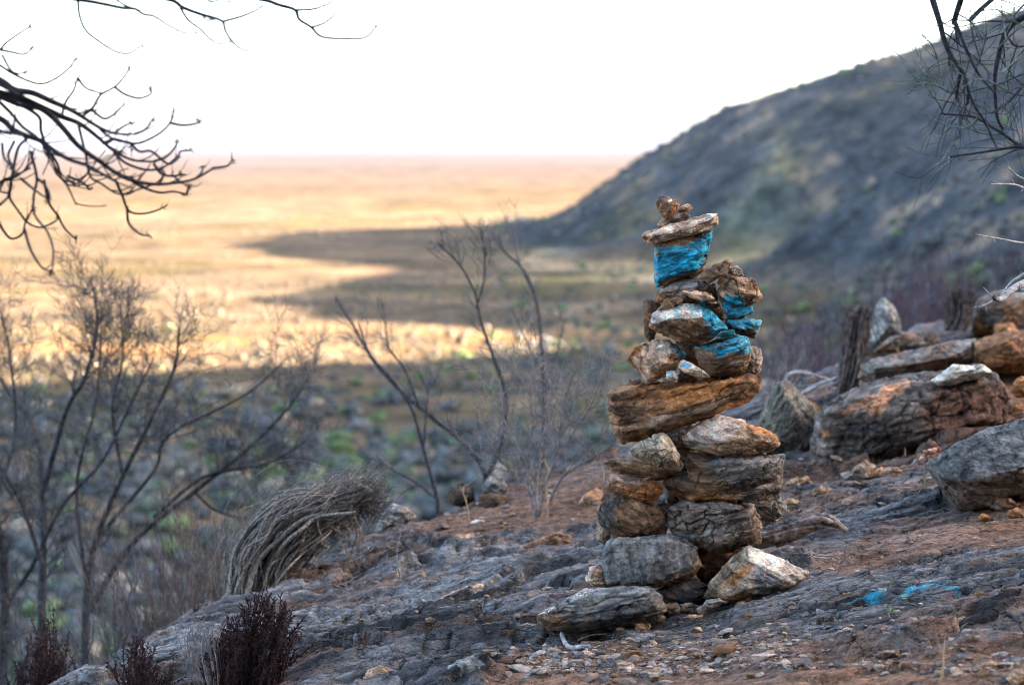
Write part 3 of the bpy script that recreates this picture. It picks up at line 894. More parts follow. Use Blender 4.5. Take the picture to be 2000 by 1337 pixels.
stone('cairn_stone', 'B', [(697, 1152), (730, 1090), (800, 1000), (880, 930), (930, 884), (1050, 935), (1140, 975), (1233, 1020), (1200, 1068), (1100, 1112), (980, 1132), (840, 1172), (740, 1168)], Yc - .12,
      'split stone with white crystalline face leaning at the foot of the cairn', group=CG, front=[(790, 1060, 20), (930, 960, 34), (1050, 1010, 30), (1180, 1040, 18), (960, 1100, 34), (830, 1140, 26), (1090, 1080, 26)], th=100, back=.85,
      c=(TAN, (.45, .38, .33), ORG), strata=28, st=1.2, ck=.4,
      patch=[([(690, 1155), (730, 1085), (880, 925), (930, 960), (850, 1030), (780, 1090), (770, 1165)], (.20, .155, .115), 6), ([(920, 880), (1050, 930), (1240, 1018), (1170, 1075), (1110, 1060), (1010, 1010), (930, 955)], (.66, .58, .52), 5),
             ([(930, 960), (1010, 1015), (1110, 1065), (1060, 1115), (980, 1130), (960, 1060)], (.19, .21, .25), 12), ([(800, 1080), (920, 980), (960, 990), (860, 1090)], ORG, 14)])
stone('cairn_stone', 'B', [(1040, 925), (1100, 905), (1222, 904), (1262, 960), (1287, 1002), (1230, 1052), (1150, 1040), (1080, 990)], Yc + .12,
      'dark grey stone behind the split white faced stone', group=CG, th=70, c=(DGR, GRY, TAN), patch=[([(1210, 900), (1290, 1000), (1230, 1060), (1225, 980)], (.26, .22, .18), 8)])
stone('cairn_stone', 'B', [(695, 1192), (720, 1155), (790, 1143), (833, 1170), (760, 1206), (712, 1212)], Yc - .17,
      'small white stone on the ground before the split white faced stone', group=CG, th=30, c=(WHT, TAN, GRY), patch=[([(690, 1190), (715, 1160), (745, 1175), (730, 1212)], GRY, 6)], front=[(740, 1170, 10), (790, 1165, 10), (740, 1195, 8)])
stone('cairn_stone', 'B', [(455, 1120), (560, 1065), (680, 1055), (735, 1090), (710, 1155), (620, 1185), (520, 1190)], Yc - .05,
      'dark stone in the hollow at the foot of the cairn', group=CG, th=70, c=(DBR, DGR, BRN), st=1.5, ck=1)
stone('cairn_stone', 'B', [(650, 930), (700, 880), (800, 870), (900, 890), (880, 960), (780, 1060), (700, 1080), (660, 1020)], Yc + .04,
      'brown stone hidden deep in the gap above the dark hollow', group=CG, th=60, c=(DBR, BRN, DGR))
stone('cairn_stone', 'B', [(520, 320), (640, 280), (720, 340), (620, 440), (640, 620), (520, 700), (500, 560), (560, 480)], Yc + .12,
      'dark inner packing stone behind the pale triangle', group=CG, th=60, c=(DBR, DGR, BRN))
stone('cairn_stone', 'A', [(570, 960), (700, 980), (760, 1150), (700, 1200), (600, 1180), (600, 1090)], Yc + .1,
      'dark inner packing stone between lumpy stone and teal topped block', group=CG, th=50, c=(DBR, DGR, BRN))
stone('cairn_stone', 'A', [(770, 740), (840, 740), (890, 800), (900, 900), (850, 900), (800, 800)], Yc + .1,
      'dark inner packing stone beside the small blue block', group=CG, th=40, c=(DBR, DGR, BRN))
stone('cairn_stone', 'E', [(1068, 920), (1110, 895), (1172, 868), (1230, 850), (1300, 800), (1350, 775), (1425, 768), (1520, 765), (1562, 748), (1660, 775), (1742, 754), (1790, 800), (1835, 870), (1800, 932), (1650, 955), (1500, 982), (1380, 985), (1240, 1017), (1190, 1005), (1110, 988), (1075, 960)], Yc - .2,
      'long dark layered slab lying flat at the foot of the cairn', group=CG, front=[(1130, 915, 14), (1190, 885, 20), (1420, 800, 24), (1720, 790, 24), (1780, 880, 24), (1560, 930, 32), (1300, 960, 30), (1200, 930, 26)], th=90, back=.85,
      c=(BGR, DGR, (.20, .175, .15)), strata=-10, st=2.6, ck=.9, patch=[([(1180, 870), (1300, 795), (1360, 770), (1440, 765), (1300, 830), (1220, 855)], (.52, .5, .5), 6), ([(1060, 915), (1172, 866), (1180, 880), (1100, 915)], WHT, 5), ([(1070, 920), (1200, 900), (1260, 990), (1100, 990)], BRN, 14)])
stone('cairn_stone', 'E', [(1362, 690), (1385, 640), (1430, 612), (1470, 660), (1470, 750), (1410, 745), (1370, 715)], Yc - .08,
      'two lobed pinkish stone tucked beside the large blue grey block', group=CG, th=40, c=(PNK, TAN, WHT), lump=2)
stone('cairn_stone', 'E', [(1420, 430), (1450, 390), (1500, 400), (1520, 470), (1470, 490), (1430, 470)], Yc + .05,
      'rough grey stone half hidden under the barrel shaped stone', group=CG, th=50, c=(GRY, BGR, TAN), ck=1)

# --- boulders on the right
BG = 'boulders on the ridge'
stone('boulder', 'C', [(225, 870), (235, 790), (250, 720), (300, 670), (380, 625), (460, 588), (550, 555), (640, 530), (760, 508), (900, 503), (1000, 515), (1090, 505), (1180, 505), (1240, 580), (1275, 680), (1230, 770), (1200, 800), (1050, 870), (900, 930), (760, 960), (560, 988), (420, 1062), (300, 1092), (242, 1052), (228, 960)], 7.15,
      'huge dark pitted boulder with orange scars and a white stone on it', 'boulder', BG, front=[(300, 720, 60), (460, 640, 70), (760, 560, 70), (1000, 560, 66), (1180, 560, 40), (300, 1000, 60), (560, 920, 90), (900, 840, 90), (1150, 740, 60), (700, 720, 110)], th=240, back=.85,
      c=((.105, .088, .08), (.17, .15, .14), (.05, .045, .045)), strata=-15, st=1.0, ck=1.1, lump=2.2,
      patch=[([(365, 700), (420, 680), (480, 640), (600, 590), (700, 550), (770, 540), (700, 600), (640, 640), (600, 720), (540, 720), (480, 680), (400, 730)], (.40, .20, .11), 14),
             ([(720, 560), (775, 538), (690, 590)], PNK, 8), ([(285, 800), (320, 800), (320, 835), (290, 830)], ORG, 8), ([(850, 600), (1250, 560), (1290, 700), (1150, 830), (900, 900), (820, 780)], (.15, .082, .06), 60), ([(770, 510), (800, 512), (795, 525), (770, 522)], BLU, 4)])
stone('stone', 'C', [(850, 545), (900, 520), (940, 502), (970, 460), (1050, 458), (1120, 462), (1182, 506), (1130, 514), (1060, 510), (1000, 535), (935, 572), (880, 567)], 7.02,
      'smooth white stone lying on top of the huge dark boulder', front=[(960, 500, 20), (1060, 485, 22), (900, 545, 16), (1000, 520, 20), (1130, 495, 14)], th=50, c=((.60, .58, .52), (.70, .68, .62), (.45, .44, .41)), st=.5, ck=.1, lump=1.2, strata=-10)
stone('boulder', 'C', [(818, 985), (840, 965), (900, 930), (1000, 868), (1100, 822), (1220, 782), (1340, 750), (1500, 740), (1560, 900), (1540, 1100), (1340, 1170), (1240, 1205), (1150, 1235), (1060, 1240), (990, 1225), (930, 1150), (870, 1062)], 6.05,
      'grey boulder with rough dimpled top at the lower right of the big boulder', 'boulder', BG, front=[(850, 1000, 20), (905, 1050, 60), (1050, 1060, 100), (1150, 1045, 110), (1340, 990, 120), (1000, 960, 60), (1200, 860, 50), (1000, 1190, 50), (1150, 1190, 70), (1340, 1120, 90)], th=190, back=.85,
      c=((.165, .175, .18), (.11, .115, .12), (.06, .06, .065)), strata=20, st=1.0, ck=.7, lump=2.1,
      patch=[([(900, 1060), (1050, 1070), (1340, 1000), (1560, 960), (1560, 1110), (1150, 1250), (1000, 1240), (930, 1150)], (.155, .12, .095), 20)])
stone('boulder', 'C', [(-40, 760), (0, 640), (50, 552), (95, 540), (150, 600), (240, 680), (262, 800), (250, 900), (232, 1015), (150, 985), (60, 960), (-10, 940), (-60, 860)], 7.45,
      'greenish grey ribbed boulder just behind the cairn', 'boulder', BG, front=[(20, 680, 40), (80, 600, 40), (160, 720, 60), (200, 880, 50), (60, 860, 60)], th=180, c=((.17, .165, .14), (.11, .11, .10), (.24, .19, .14)), strata=-65, st=2.2, ck=.8)
stone('boulder', 'C', [(515, 380), (520, 330), (540, 220), (570, 150), (600, 110), (650, 150), (690, 230), (705, 310), (650, 350), (580, 400)], 9.6,
      'pointed pale grey stone standing upright on the skyline of the ridge', 'boulder', BG, front=[(600, 180, 20), (630, 260, 40), (580, 320, 30)], th=90, c=(BGR, (.30, .31, .31), DGR), strata=70, ck=.5)
stone('boulder', 'C', [(470, 530), (490, 465), (560, 430), (680, 415), (800, 400), (950, 358), (1010, 330), (1080, 328), (1085, 440), (1000, 490), (900, 505), (700, 530), (560, 580)], 8.3,
      'long low grey boulder lying behind the huge dark boulder', 'boulder', BG, front=[(560, 480, 50), (800, 450, 70), (950, 420, 60), (1040, 380, 40)], th=200, c=((.15, .135, .125), GRY, BRN), strata=-12, st=1.6, ck=.8, patch=[([(850, 440), (980, 410), (1000, 500), (850, 505)], BRN, 16)])
stone('boulder', 'C', [(550, 395), (600, 345), (650, 318), (760, 288), (880, 298), (900, 350), (800, 400), (620, 420)], 9.2,
      'low brown grey mound of rock at the foot of the pointed stone', 'boulder', BG, th=140, c=(BRN, GRY, DBR), ck=.6)
stone('boulder', 'C', [(1068, 420), (1080, 350), (1140, 318), (1200, 298), (1337, 288), (1460, 300), (1480, 500), (1337, 505), (1180, 492), (1100, 470)], 8.25,
      'rust orange boulder at the right edge above the white stone', 'boulder', BG, front=[(1120, 380, 40), (1250, 340, 60), (1337, 420, 70), (1180, 460, 40)], th=200, c=((.30, .145, .065), (.22, .115, .06), DBR), strata=-15, st=2, ck=.7)
stone('boulder', 'C', [(1060, 290), (1070, 220), (1100, 120), (1180, 80), (1260, 75), (1400, 85), (1420, 280), (1250, 310), (1150, 305)], 9.6,
      'grey and orange boulder on the skyline at the right edge', 'boulder', BG, front=[(1130, 180, 30), (1260, 150, 50), (1200, 260, 40)], th=160, c=((.20, .13, .09), GRY, ORG), strata=-20, ck=.7)
SG = 'loose stones on the ridge'
for zz, ol, yb, lb, cc in (
        ('C', [(1268, 600), (1285, 545), (1320, 520), (1400, 530), (1400, 635), (1300, 632)], 7.3, 'peach coloured stone at the right edge below the rust boulder', (PNK, ORG, TAN)),
        ('C', [(392, 1062), (440, 1010), (510, 958), (562, 990), (540, 1040), (450, 1078)], 6.75, 'brown grey block leaning at the foot of the huge dark boulder', ((.27, .21, .17), GRY, BRN)),
        ('C', [(552, 1035), (590, 990), (652, 1000), (640, 1043), (590, 1048)], 6.8, 'small orange pink stone before the huge dark boulder', (PNK, ORG, TAN)),
        ('C', [(600, 990), (700, 965), (790, 950), (810, 975), (700, 1003), (640, 1008)], 6.95, 'flat tan stone lying against the huge dark boulder', (TAN, PNK, BRN)),
        ('C', [(793, 955), (810, 908), (870, 895), (905, 880), (910, 915), (850, 950), (828, 970)], 6.5, 'orange and red stone wedged between the two big boulders', (PNK, (.35, .12, .08), ORG)),
        ('C', [(1185, 1215), (1220, 1150), (1260, 1140), (1280, 1180), (1230, 1240), (1195, 1240)], 6.0, 'orange stone under the belly of the grey dimpled boulder', (ORG, PNK, TAN)),
        ('E', [(945, 530), (1050, 482), (1190, 428), (1255, 442), (1298, 500), (1200, 543), (1000, 562)], None, 'long orange brown stone lying on the rock left of the cairn', ((.24, .14, .085), BRN, TAN)),
        ('E', [(105, 425), (150, 310), (210, 263), (290, 278), (332, 332), (300, 395), (200, 430)], None, 'round grey stone at the brink left of the dead grey tussock', ((.24, .245, .25), GRY, TAN)),
        ('E', [(342, 385), (370, 358), (407, 370), (402, 412), (360, 414)], None, 'small white stone beside the round grey stone at the brink', (WHT, WHT, TAN)),
        ('E', [(738, 150), (780, 92), (860, 98), (892, 160), (880, 205), (800, 215), (745, 200)], 7.85, 'blue grey block on the brink below the thin bare trees', (BGR, GRY, DGR)),
        ('E', [(715, 330), (720, 205), (800, 195), (885, 215), (890, 300), (850, 345), (760, 350)], 7.75, 'brown stone carrying the blue grey block at the brink', (DBR, BRN, (.16, .07, .05))),
        ('E', [(535, 230), (545, 150), (620, 130), (690, 150), (700, 250), (640, 270), (560, 265)], 7.9, 'dark stone at the brink beside the blue grey block', (DGR, DBR, GRY)),
        ('E', [(1305, 280), (1350, 205), (1420, 172), (1455, 190), (1435, 255), (1345, 292)], None, 'peach coloured stone on the slope just left of the cairn', (PNK, ORG, TAN)),
        ('E', [(1255, 135), (1300, 95), (1410, 80), (1420, 130), (1340, 160), (1280, 160)], 7.9, 'rust red stone behind the twigs left of the cairn', ((.30, .12, .06), ORG, BRN)),
        ('E', [(440, 850), (500, 805), (600, 765), (680, 728), (750, 738), (742, 800), (640, 842), (490, 870)], None, 'white and orange outcrop showing through the dark rock', ((.52, .42, .36), PNK, ORG)),
        ('E', [(455, 1400), (480, 1290), (520, 1240), (600, 1190), (720, 1163), (800, 1205), (880, 1275), (950, 1400)], None, 'domed blue grey rock with criss cross cracks at the bottom edge', ((.17, .20, .225), BGR, DGR)),
        ('E', [(10, 1400), (25, 1310), (60, 1250), (130, 1218), (220, 1250), (250, 1337), (240, 1400)], None, 'rough tan rock at the bottom edge left of the domed rock', (TAN, PNK, WHT)),
        ('E', [(955, 1315), (1040, 1260), (1130, 1228), (1195, 1262), (1170, 1303), (1010, 1340)], None, 'flat grey stone with layered edge right of the domed rock', ((.22, .215, .21), GRY, TAN)),
        ('E', [(985, 1195), (1060, 1155), (1190, 1148), (1188, 1200), (1040, 1215)], None, 'flat tan grey slab in the rubble above the layered flat stone', ((.30, .25, .2), TAN, GRY)),
        ('E', [(1098, 1110), (1120, 1093), (1192, 1105), (1182, 1132), (1110, 1132)], None, 'pale oval stone in the rubble before the long dark slab', (TAN, WHT, BRN)),
        ('E', [(1048, 1085), (1060, 1030), (1110, 1010), (1165, 993), (1192, 1012), (1180, 1080), (1090, 1097)], None, 'cream stone with layered top just before the long dark slab', ((.38, .31, .26), TAN, BRN)),
        ('E', [(990, 845), (1010, 795), (1060, 785), (1100, 810), (1060, 840), (1010, 855)], None, 'small brown stone left of the long dark slab', (BRN, TAN, DBR)),
        ('D', [(1675, 945), (1740, 905), (1860, 885), (1975, 880), (1960, 920), (1800, 950)], None, 'long grey lens shaped stone lying at the lower right', ((.26, .24, .225), GRY, BRN)),
        ('D', [(1400, 815), (1500, 790), (1640, 768), (1760, 765), (1640, 810), (1500, 840)], None, 'long flat cream outcrop in the rock below the paint mark', ((.42, .32, .25), TAN, BRN)),
        ('D', [(1745, 1060), (1770, 1025), (1840, 1015), (1855, 1060), (1800, 1090), (1755, 1085)], None, 'tan brown stone in the rubble at the lower right corner', (TAN, BRN, PNK)),
        ('D', [(1905, 1120), (1930, 1060), (2000, 1030), (2080, 1060), (2060, 1150), (1950, 1150)], None, 'brown stone cut by the lower right corner of the photo', ((.24, .16, .12), TAN, BRN)),
        ('D', [(800, 1150), (810, 1095), (870, 1080), (925, 1110), (930, 1160)], None, 'orange tan stone at the bottom edge under the cairn', (TAN, ORG, PNK)),
        ('D', [(130, 850), (150, 825), (190, 818), (208, 840), (180, 855)], None, 'small peach stone alone on the rock slab before the cairn', (PNK, TAN, ORG)),
        ('D', [(655, 625), (670, 612), (702, 620), (695, 635), (665, 636)], None, 'tiny cream stone beside the split white faced stone', (WHT, TAN, TAN)),
        ('D', [(70, 770), (130, 752), (210, 755), (190, 775), (90, 788)], None, 'thin flat brown flake lying before the cairn', (BRN, TAN, ORG)),
        ('D', [(50, 725), (80, 695), (150, 690), (200, 705), (180, 730), (100, 738)], None, 'low grey blue stone beside the small white stone', (GRY, BGR, TAN)),
        ('D', [(1340, 895), (1380, 855), (1440, 850), (1500, 838), (1540, 860), (1450, 890), (1370, 910)], None, 'jagged grey white stone below the long cream outcrop', ((.40, .36, .33), GRY, TAN)),
        ('G', [(375, 1125), (400, 1085), (460, 1065), (480, 1085), (440, 1120), (400, 1132)], None, 'lone white stone at the bottom left under the thicket', (WHT, PNK, TAN)),
        ('G', [(1440, 1090), (1480, 1050), (1640, 1040), (1700, 1060), (1690, 1150), (1600, 1180), (1460, 1160)], None, 'low crusty grey rock at the bottom edge by the dead rust shrub', ((.30, .29, .28), GRY, TAN)),
        ('E', [(0, 600), (30, 540), (100, 500), (200, 480), (260, 500), (200, 560), (60, 620)], None, 'low dark outcrop at the brink below the round grey stone', (DGR, BGR, BRN)),
        ('E', [(540, 470), (600, 440), (680, 450), (700, 480), (600, 500)], None, 'low pale brown stone on the soil behind the rock ledge', (TAN, GRY, BRN)),
        ('E', [(655, 385), (700, 355), (750, 350), (755, 380), (690, 400)], None, 'white flat stone on the soil below the blue grey block', (WHT, TAN, TAN))):
    stone('stone', zz, ol, yb, lb, group=SG, c=cc, lump=1.2, ck=.9, st=1.2)


rr_ = random.Random(8)
for rx, ry, rw in ((1560, 945, 60), (1605, 962, 44), (1668, 905, 36), (1700, 935, 40), (1742, 925, 46), (1795, 905, 34), (1850, 885, 40), (1905, 865, 44), (1960, 985, 56), (1985, 1005, 40), (1925, 1012, 34),
                   (1915, 690, 44), (1965, 650, 60), (1885, 640, 46), (1580, 800, 60), (1640, 790, 40), (1545, 985, 40), (1980, 800, 54), (1940, 790, 36), (1690, 690, 60), (1760, 672, 54)):
    m_ = rr_.randint(6, 8)
    ol_ = []
    for q_ in range(m_):
        an_ = q_ * 6.283 / m_ + rr_.uniform(-.3, .3)
        ol_.append((rx + math.cos(an_) * rw * .5 * rr_.uniform(.7, 1.1), ry + math.sin(an_) * rw * .34 * rr_.uniform(.6, 1.1)))
    stone('rubble_stone', 'O', ol_, None, 'angular rubble stone lying in the gaps between the boulders on the right', 'stone', 'rubble between the right hand boulders',
          c=rr_.choice([(BRN, ORG, DBR), (GRY, BRN, DGR), (PNK, ORG, TAN), (TAN, BRN, GRY)]), strata=rr_.uniform(-40, 40), st=1.2)

for rx, ry, rw in ((1312, 1190, 40), (1345, 1186, 34), (1372, 1192, 26), (1255, 1222, 36), (1290, 1208, 28), (1160, 1130, 34), (1145, 1160, 26), (1560, 1135, 34), (1215, 1232, 26), (1595, 1120, 28)):
    ol_ = [(rx + math.cos(q_ * .9) * rw * .5 * rr_.uniform(.7, 1.1), ry + math.sin(q_ * .9) * rw * .36 * rr_.uniform(.6, 1.1)) for q_ in range(7)]
    stone('rubble_stone', 'O', ol_, None, 'small chock stone lying close round the foot of the cairn', 'stone', 'chock stones at the foot of the cairn',
          c=rr_.choice([(BRN, TAN, DBR), (GRY, BGR, DGR), (TAN, PNK, BRN)]), strata=rr_.uniform(-40, 40))


def hull_into(bm, pts):
    vs = [bm.verts.new(p) for p in pts]
    r = bmesh.ops.convex_hull(bm, input=vs, use_existing_faces=False)
    dead = [g for g in r['geom_interior'] if isinstance(g, bmesh.types.BMVert)]
    dead += [g for g in r['geom_unused'] if isinstance(g, bmesh.types.BMVert) and g not in dead]
    bmesh.ops.delete(bm, geom=list(set(dead)), context='VERTS')


built = []
for s in STONES:
    ox, oy, k = ZO[s['zk']]
    cv = lambda q: (ox + q[0] / k, oy + q[1] / k)
    ol = [cv(q) for q in s['outline']]
    arr = np.array(ol)
    cx, cy = arr.mean(0)
    bw, bh = np.ptp(arr[:, 0]), np.ptp(arr[:, 1])
    small = min(bw, bh)
    th = s['th'] or max(0.9 * small, 14)
    yb = s['Y']
    if yb is None:
        g = hit(cx, arr[:, 1].max() - 0.12 * bh, False)
        yb = g[1] + 0.3 * th * g[1] / F
    u = yb / F
    fr = s['front']
    if fr:
        fr = [(*cv(q), q[2]) for q in fr]
    else:
        fr = []
        rs = random.Random(int(cx * 7 + cy))
        for a in range(6):
            an = a * math.pi / 3 + rs.uniform(-.4, .4)
            rad_ = rs.uniform(.22, .33)
            fr.append((cx + math.cos(an) * bw * rad_, cy + math.sin(an) * bh * rad_, small * rs.uniform(.18, .36)))
    bm = bmesh.new()
    # the outline may be hollow: cut it into overlapping convex wedges round its middle when it is
    def solid(poly, fpts, thk):
        pts = [P(x, y, yb) for x, y in poly]
        a = np.array(poly)
        m = a.mean(0)
        pts += [P(m[0] + (x - m[0]) * s['back'], m[1] + (y - m[1]) * s['back'], yb + thk * u) for x, y in poly]
        pts += [P(m[0] + (x - m[0]) * .97, m[1] + (y - m[1]) * .97, yb + thk * .5 * u) for x, y in poly]
        pts += [P(x, y, yb - d * u) for x, y, d in fpts]
        hull_into(bm, pts)
    solid(ol, fr, th)
    for mo in s['more']:
        solid([cv(q) for q in mo], [], th * .7)
    me = bpy.data.meshes.new(s['name'])
    bm.to_mesh(me)
    bm.free()
    o = link(s['name'], me)
    size = max(bw, bh) * u
    md = o.modifiers.new('remesh', 'REMESH')
    md.mode = 'VOXEL'
    md.voxel_size = s['vox'] or max(0.0021, size / 130)
    built.append((s, o, ol, size, u, yb))

dg = bpy.context.evaluated_depsgraph_get()
for s, o, ol, size, u, yb in built:
    ev = o.evaluated_get(dg)
    em = ev.to_mesh()
    nv = len(em.vertices)
    v = np.empty(nv * 3, np.float32)
    em.vertices.foreach_get('co', v)
    v = v.reshape(-1, 3).astype(float)
    nn = np.empty(nv * 3, np.float32)
    em.vertex_normals.foreach_get('vector', nn)
    nn = nn.reshape(-1, 3).astype(float)
    fq = np.empty(len(em.loops), np.int32)
    em.loops.foreach_get('vertex_index', fq)
    fq = fq.reshape(-1, 4)
    ev.to_mesh_clear()
    a = R(-s['strata'])
    e1 = np.array([math.cos(a), 0.15, math.sin(a)])
    e1 /= np.linalg.norm(e1)
    e3 = np.cross(e1, [0.1, 1, 0.25])
    e3 /= np.linalg.norm(e3)
    e2 = np.cross(e3, e1)
    q = np.stack([v @ e1, v @ e2, v @ e3], -1) + (abs(hash_ := (sum(map(ord, s['label'])) % 97)) * 0.37)
    A = min(size, 0.45)
    big = max(1.0, size / 0.35)                   # keep the grain of boulders in scale with their size
    lump = fbm(q * (7.0 / A * 0.4), 3) * 0.009 * A * s['lump']
    sv = fbm(q * np.array([9, 9, 85]) / big ** .5, 4)
    stv = (sv + 0.6 * ridged(q * np.array([6, 6, 40]) / big ** .5, 2) - 0.3) * 0.0014 * s['st'] * big ** .5
    wq = q + 0.02 * np.stack([noise(q * 25), noise(q * 25 + 5), noise(q * 25 + 9)], -1)
    cr = np.exp(-(voro(wq * np.array([14, 14, 26]) / big ** .6) / 0.075) ** 2) * sstep(-.25, .35, noise(q * 9 / big ** .5))
    cr2 = np.exp(-(voro(wq * np.array([34, 30, 52]) / big ** .6 + 3) / 0.10) ** 2) * sstep(-.1, .4, noise(q * 13 / big ** .5 + 7))
    tw_ = q[:, 2] * 38 / big ** .7 + 1.6 * noise(q * 5 / big ** .5) + .5 * noise(q * 16 / big ** .5)
    tf = tw_ - np.floor(tw_)
    stv = stv + .0032 * s['st'] * big ** .6 * (sstep(0, .14, tf) * (1 - tf) - .4) * sstep(-.3, .25, noise(q * 7 / big ** .5 + 3))
    qf = q + .012 * np.stack([noise(q * 30 + 1), noise(q * 30 + 4), noise(q * 30 + 8)], -1)
    fc = facet(qf * np.array([13, 13, 19]) / big ** .6)
    fc2 = facet(qf * np.array([34, 34, 60]) / big ** .6 + 5)
    stv = stv + (fc * .0062 + fc2 * .0022) * big ** .55 * min(1, .45 + .4 * s['lump'])
    chip = np.abs(noise(q * 16 / big ** .5 + 8)) + .5 * np.abs(noise(q * 34 / big ** .5 + 2))
    stv = stv + (chip - .35) * .0035 * big ** .5
    fine = fbm(q * np.array([70, 70, 150]), 3) * 0.0017 * (1 + .3 * (big - 1))
    crk = np.clip((cr + 0.6 * cr2) * min(s['ck'], 1.5), 0, 1)
    pit = 0
    if s['lump'] >= 2.0 and size > .5:
        pit = -0.012 * sstep(.1, .5, fbm(q * 22, 2))
    disp = lump + stv + fine - (cr + .5 * cr2) * 0.0042 * s['ck'] * big ** .5 + pit
    v2 = v + nn * disp[:, None]
    # colour of the mineral: two tones in the layers, a third as stain, then the facets and the paint
    c1, c2, c3 = (np.array(x) for x in s['c'])
    t = sstep(-.35, .45, 0.7 * fbm(q * np.array([5, 5, 22]) / big ** .5, 4) + 0.4 * sv)
    c = c1[None] + (c2 - c1)[None] * t[:, None]
    t3 = sstep(.1, .55, fbm(q * 9 / big ** .5 + 4.4, 4))
    c = c + (c3[None] - c) * (t3 * .75)[:, None]
    px, py = proj(v)
    wz = fbm(q * 28 / big ** .5, 3)
    alpha = np.zeros(nv)
    ox, oy, k = ZO[s['zk']]
    for poly, pcol, soft in s['patch']:
        poly = [(ox + x / k, oy + y / k) for x, y in poly]
        soft = soft / k
        d = polydist(px + wz * (soft * .7 + 1.0), py + wz * (soft * .5 + .8), poly)
        is_paint = pcol in (BLU, TEA, LBL)
        m = sstep(-soft - .4, soft + .4, d)
        if is_paint:
            m = m * sstep(.30, -.05, nn[:, 1]) * sstep(-1.0, -.45, wz + 0.5 * t - .55 * crk - 1.1 * np.maximum(chip - .5, 0) + .35 * fbm(q * 60, 2) + (0.0 if pcol is BLU else -.05))
            m = np.clip(m, 0, 1) * .96
            pc_ = np.array(pcol)[None] * (0.8 + .45 * t + .3 * sv)[:, None]
            pc_ = pc_ + (np.array([.10, .42, .60])[None] - pc_) * (sstep(.1, .6, sv + wz * .5) * .45)[:, None]
            c = c + (pc_ - c) * m[:, None]
            alpha = np.maximum(alpha, m)
        else:
            base_ = np.array(pcol)[None] * (0.78 + .40 * t)[:, None]
            c = c + (base_ - c) * (m * .88)[:, None]
    grain = fbm(q * np.array([26, 26, 70]) / big ** .5 + 2, 4)
    c = c * (1 + .5 * grain * (1 - .5 * alpha))[:, None]
    c = c * (1 - .8 * crk * (1 - .35 * alpha))[:, None]
    lines = sstep(.74, .93, 1 - 2 * np.abs(noise(q * np.array([5, 5, 46]) / big ** .6 + 6))) * sstep(-.2, .4, noise(q * 8 / big ** .5 + 1)) * min(s['st'], 2) * .5
    c = c * (1 - .62 * np.clip(lines, 0, 1))[:, None]
    c = c * (1 + .36 * min(s['st'], 1) ** 2 * sv + .3 * (chip - .35) + .16 * fc + .12 * fc2)[:, None]
    c = c * (np.array([1.22, 1.06, .88]) * (1 - alpha[:, None]) + alpha[:, None])
    col = np.concatenate([np.clip(c, .006, .85), alpha[:, None]], 1)
    org = np.array([v2[:, 0].mean(), v2[:, 1].mean(), v2[:, 2].min()])
    old = o.data
    o.modifiers.clear()
    o.data = mesh_np(s['name'], v2 - org, fq, M_ROCK, col)
    o.location = org
    bpy.data.meshes.remove(old)
    tag(o, s['label'], s['cat'], s['group'])

# --- loose pebbles: a few shapes, copied; each a thing of its own
protos = []
for ki, (pc1, pc2, kn) in enumerate(((TAN, PNK, 'tan'), (GRY, BGR, 'grey'), (ORG, BRN, 'rust'), (WHT, PNK, 'cream'))):
    for j in range(4):
        r = np.random.default_rng(100 + ki * 10 + j)
        v = ICO3.copy()
        for _ in range(9):                      # cut flat facets
            d = r.normal(size=3)
            d /= np.linalg.norm(d)
            dd = v @ d
            lim = r.uniform(.45, .8)
            v = v - np.maximum(dd - lim, 0)[:, None] * d
        v = v * np.array([1.0, r.uniform(.6, .95), r.uniform(.35, .65)])
        nz_ = fbm(v * 3 + j * 5, 3)
        v = v * (1 + .06 * nz_)[:, None]
        t = sstep(-.4, .5, fbm(v * 2.2 + j, 3))
        c = np.array(pc1) + (np.array(pc2) - np.array(pc1)) * t[:, None]
        protos.append((kn, mesh_np('pebble', v, ICOF3, M_ROCK, np.concatenate([c * (1 + .3 * nz_)[:, None], 0 * t[:, None]], 1))))
spots = []
pr = np.random.default_rng(5)
for _ in range(26):
    spots.append(((pr.uniform(1560, 1960), pr.normal(930, 22)), pr.uniform(.014, .034)))
for _ in range(16):
    spots.append(((pr.uniform(980, 1500), pr.uniform(1255, 1335)), pr.uniform(.02, .034)))
while len(spots) < 260:
    a = pr.uniform()
    if a < .62:
        q = (pr.choice([pr.uniform(960, 1480), pr.uniform(1480, 2000)], p=[.72, .28]), 1337 - abs(pr.normal(0, 46)))
        s_ = pr.uniform(.006, .019)
    elif a < .78:
        q = (pr.uniform(820, 1180), pr.uniform(960, 1060))
        s_ = pr.uniform(.01, .026)
    elif a < .9:
        q = (pr.uniform(560, 1160), pr.uniform(1060, 1300))
        s_ = pr.uniform(.005, .014)
    else:
        q = (pr.uniform(1600, 2000), pr.uniform(930, 1230))
        s_ = pr.uniform(.006, .016)
    spots.append((q, s_))
for (px_, py_), s_ in spots:
    kn, me = protos[pr.choice(16, p=[.135] * 4 + [.03] * 4 + [.05] * 4 + [.035] * 4)]
    p = hit(px_, py_)
    o = link('pebble', me, loc=(p[0], p[1], p[2] + s_ * .12))
    o.scale = (s_ * pr.uniform(.8, 1.5), s_ * pr.uniform(.8, 1.3), s_ * pr.uniform(.7, 1.2))
    o.rotation_euler = (pr.uniform(-.3, .3), pr.uniform(-.3, .3) - .2, pr.uniform(0, 6.3))
    tag(o, 'small %s coloured pebble lying loose on the rocky slope' % kn, 'pebble', 'loose %s pebbles' % kn)

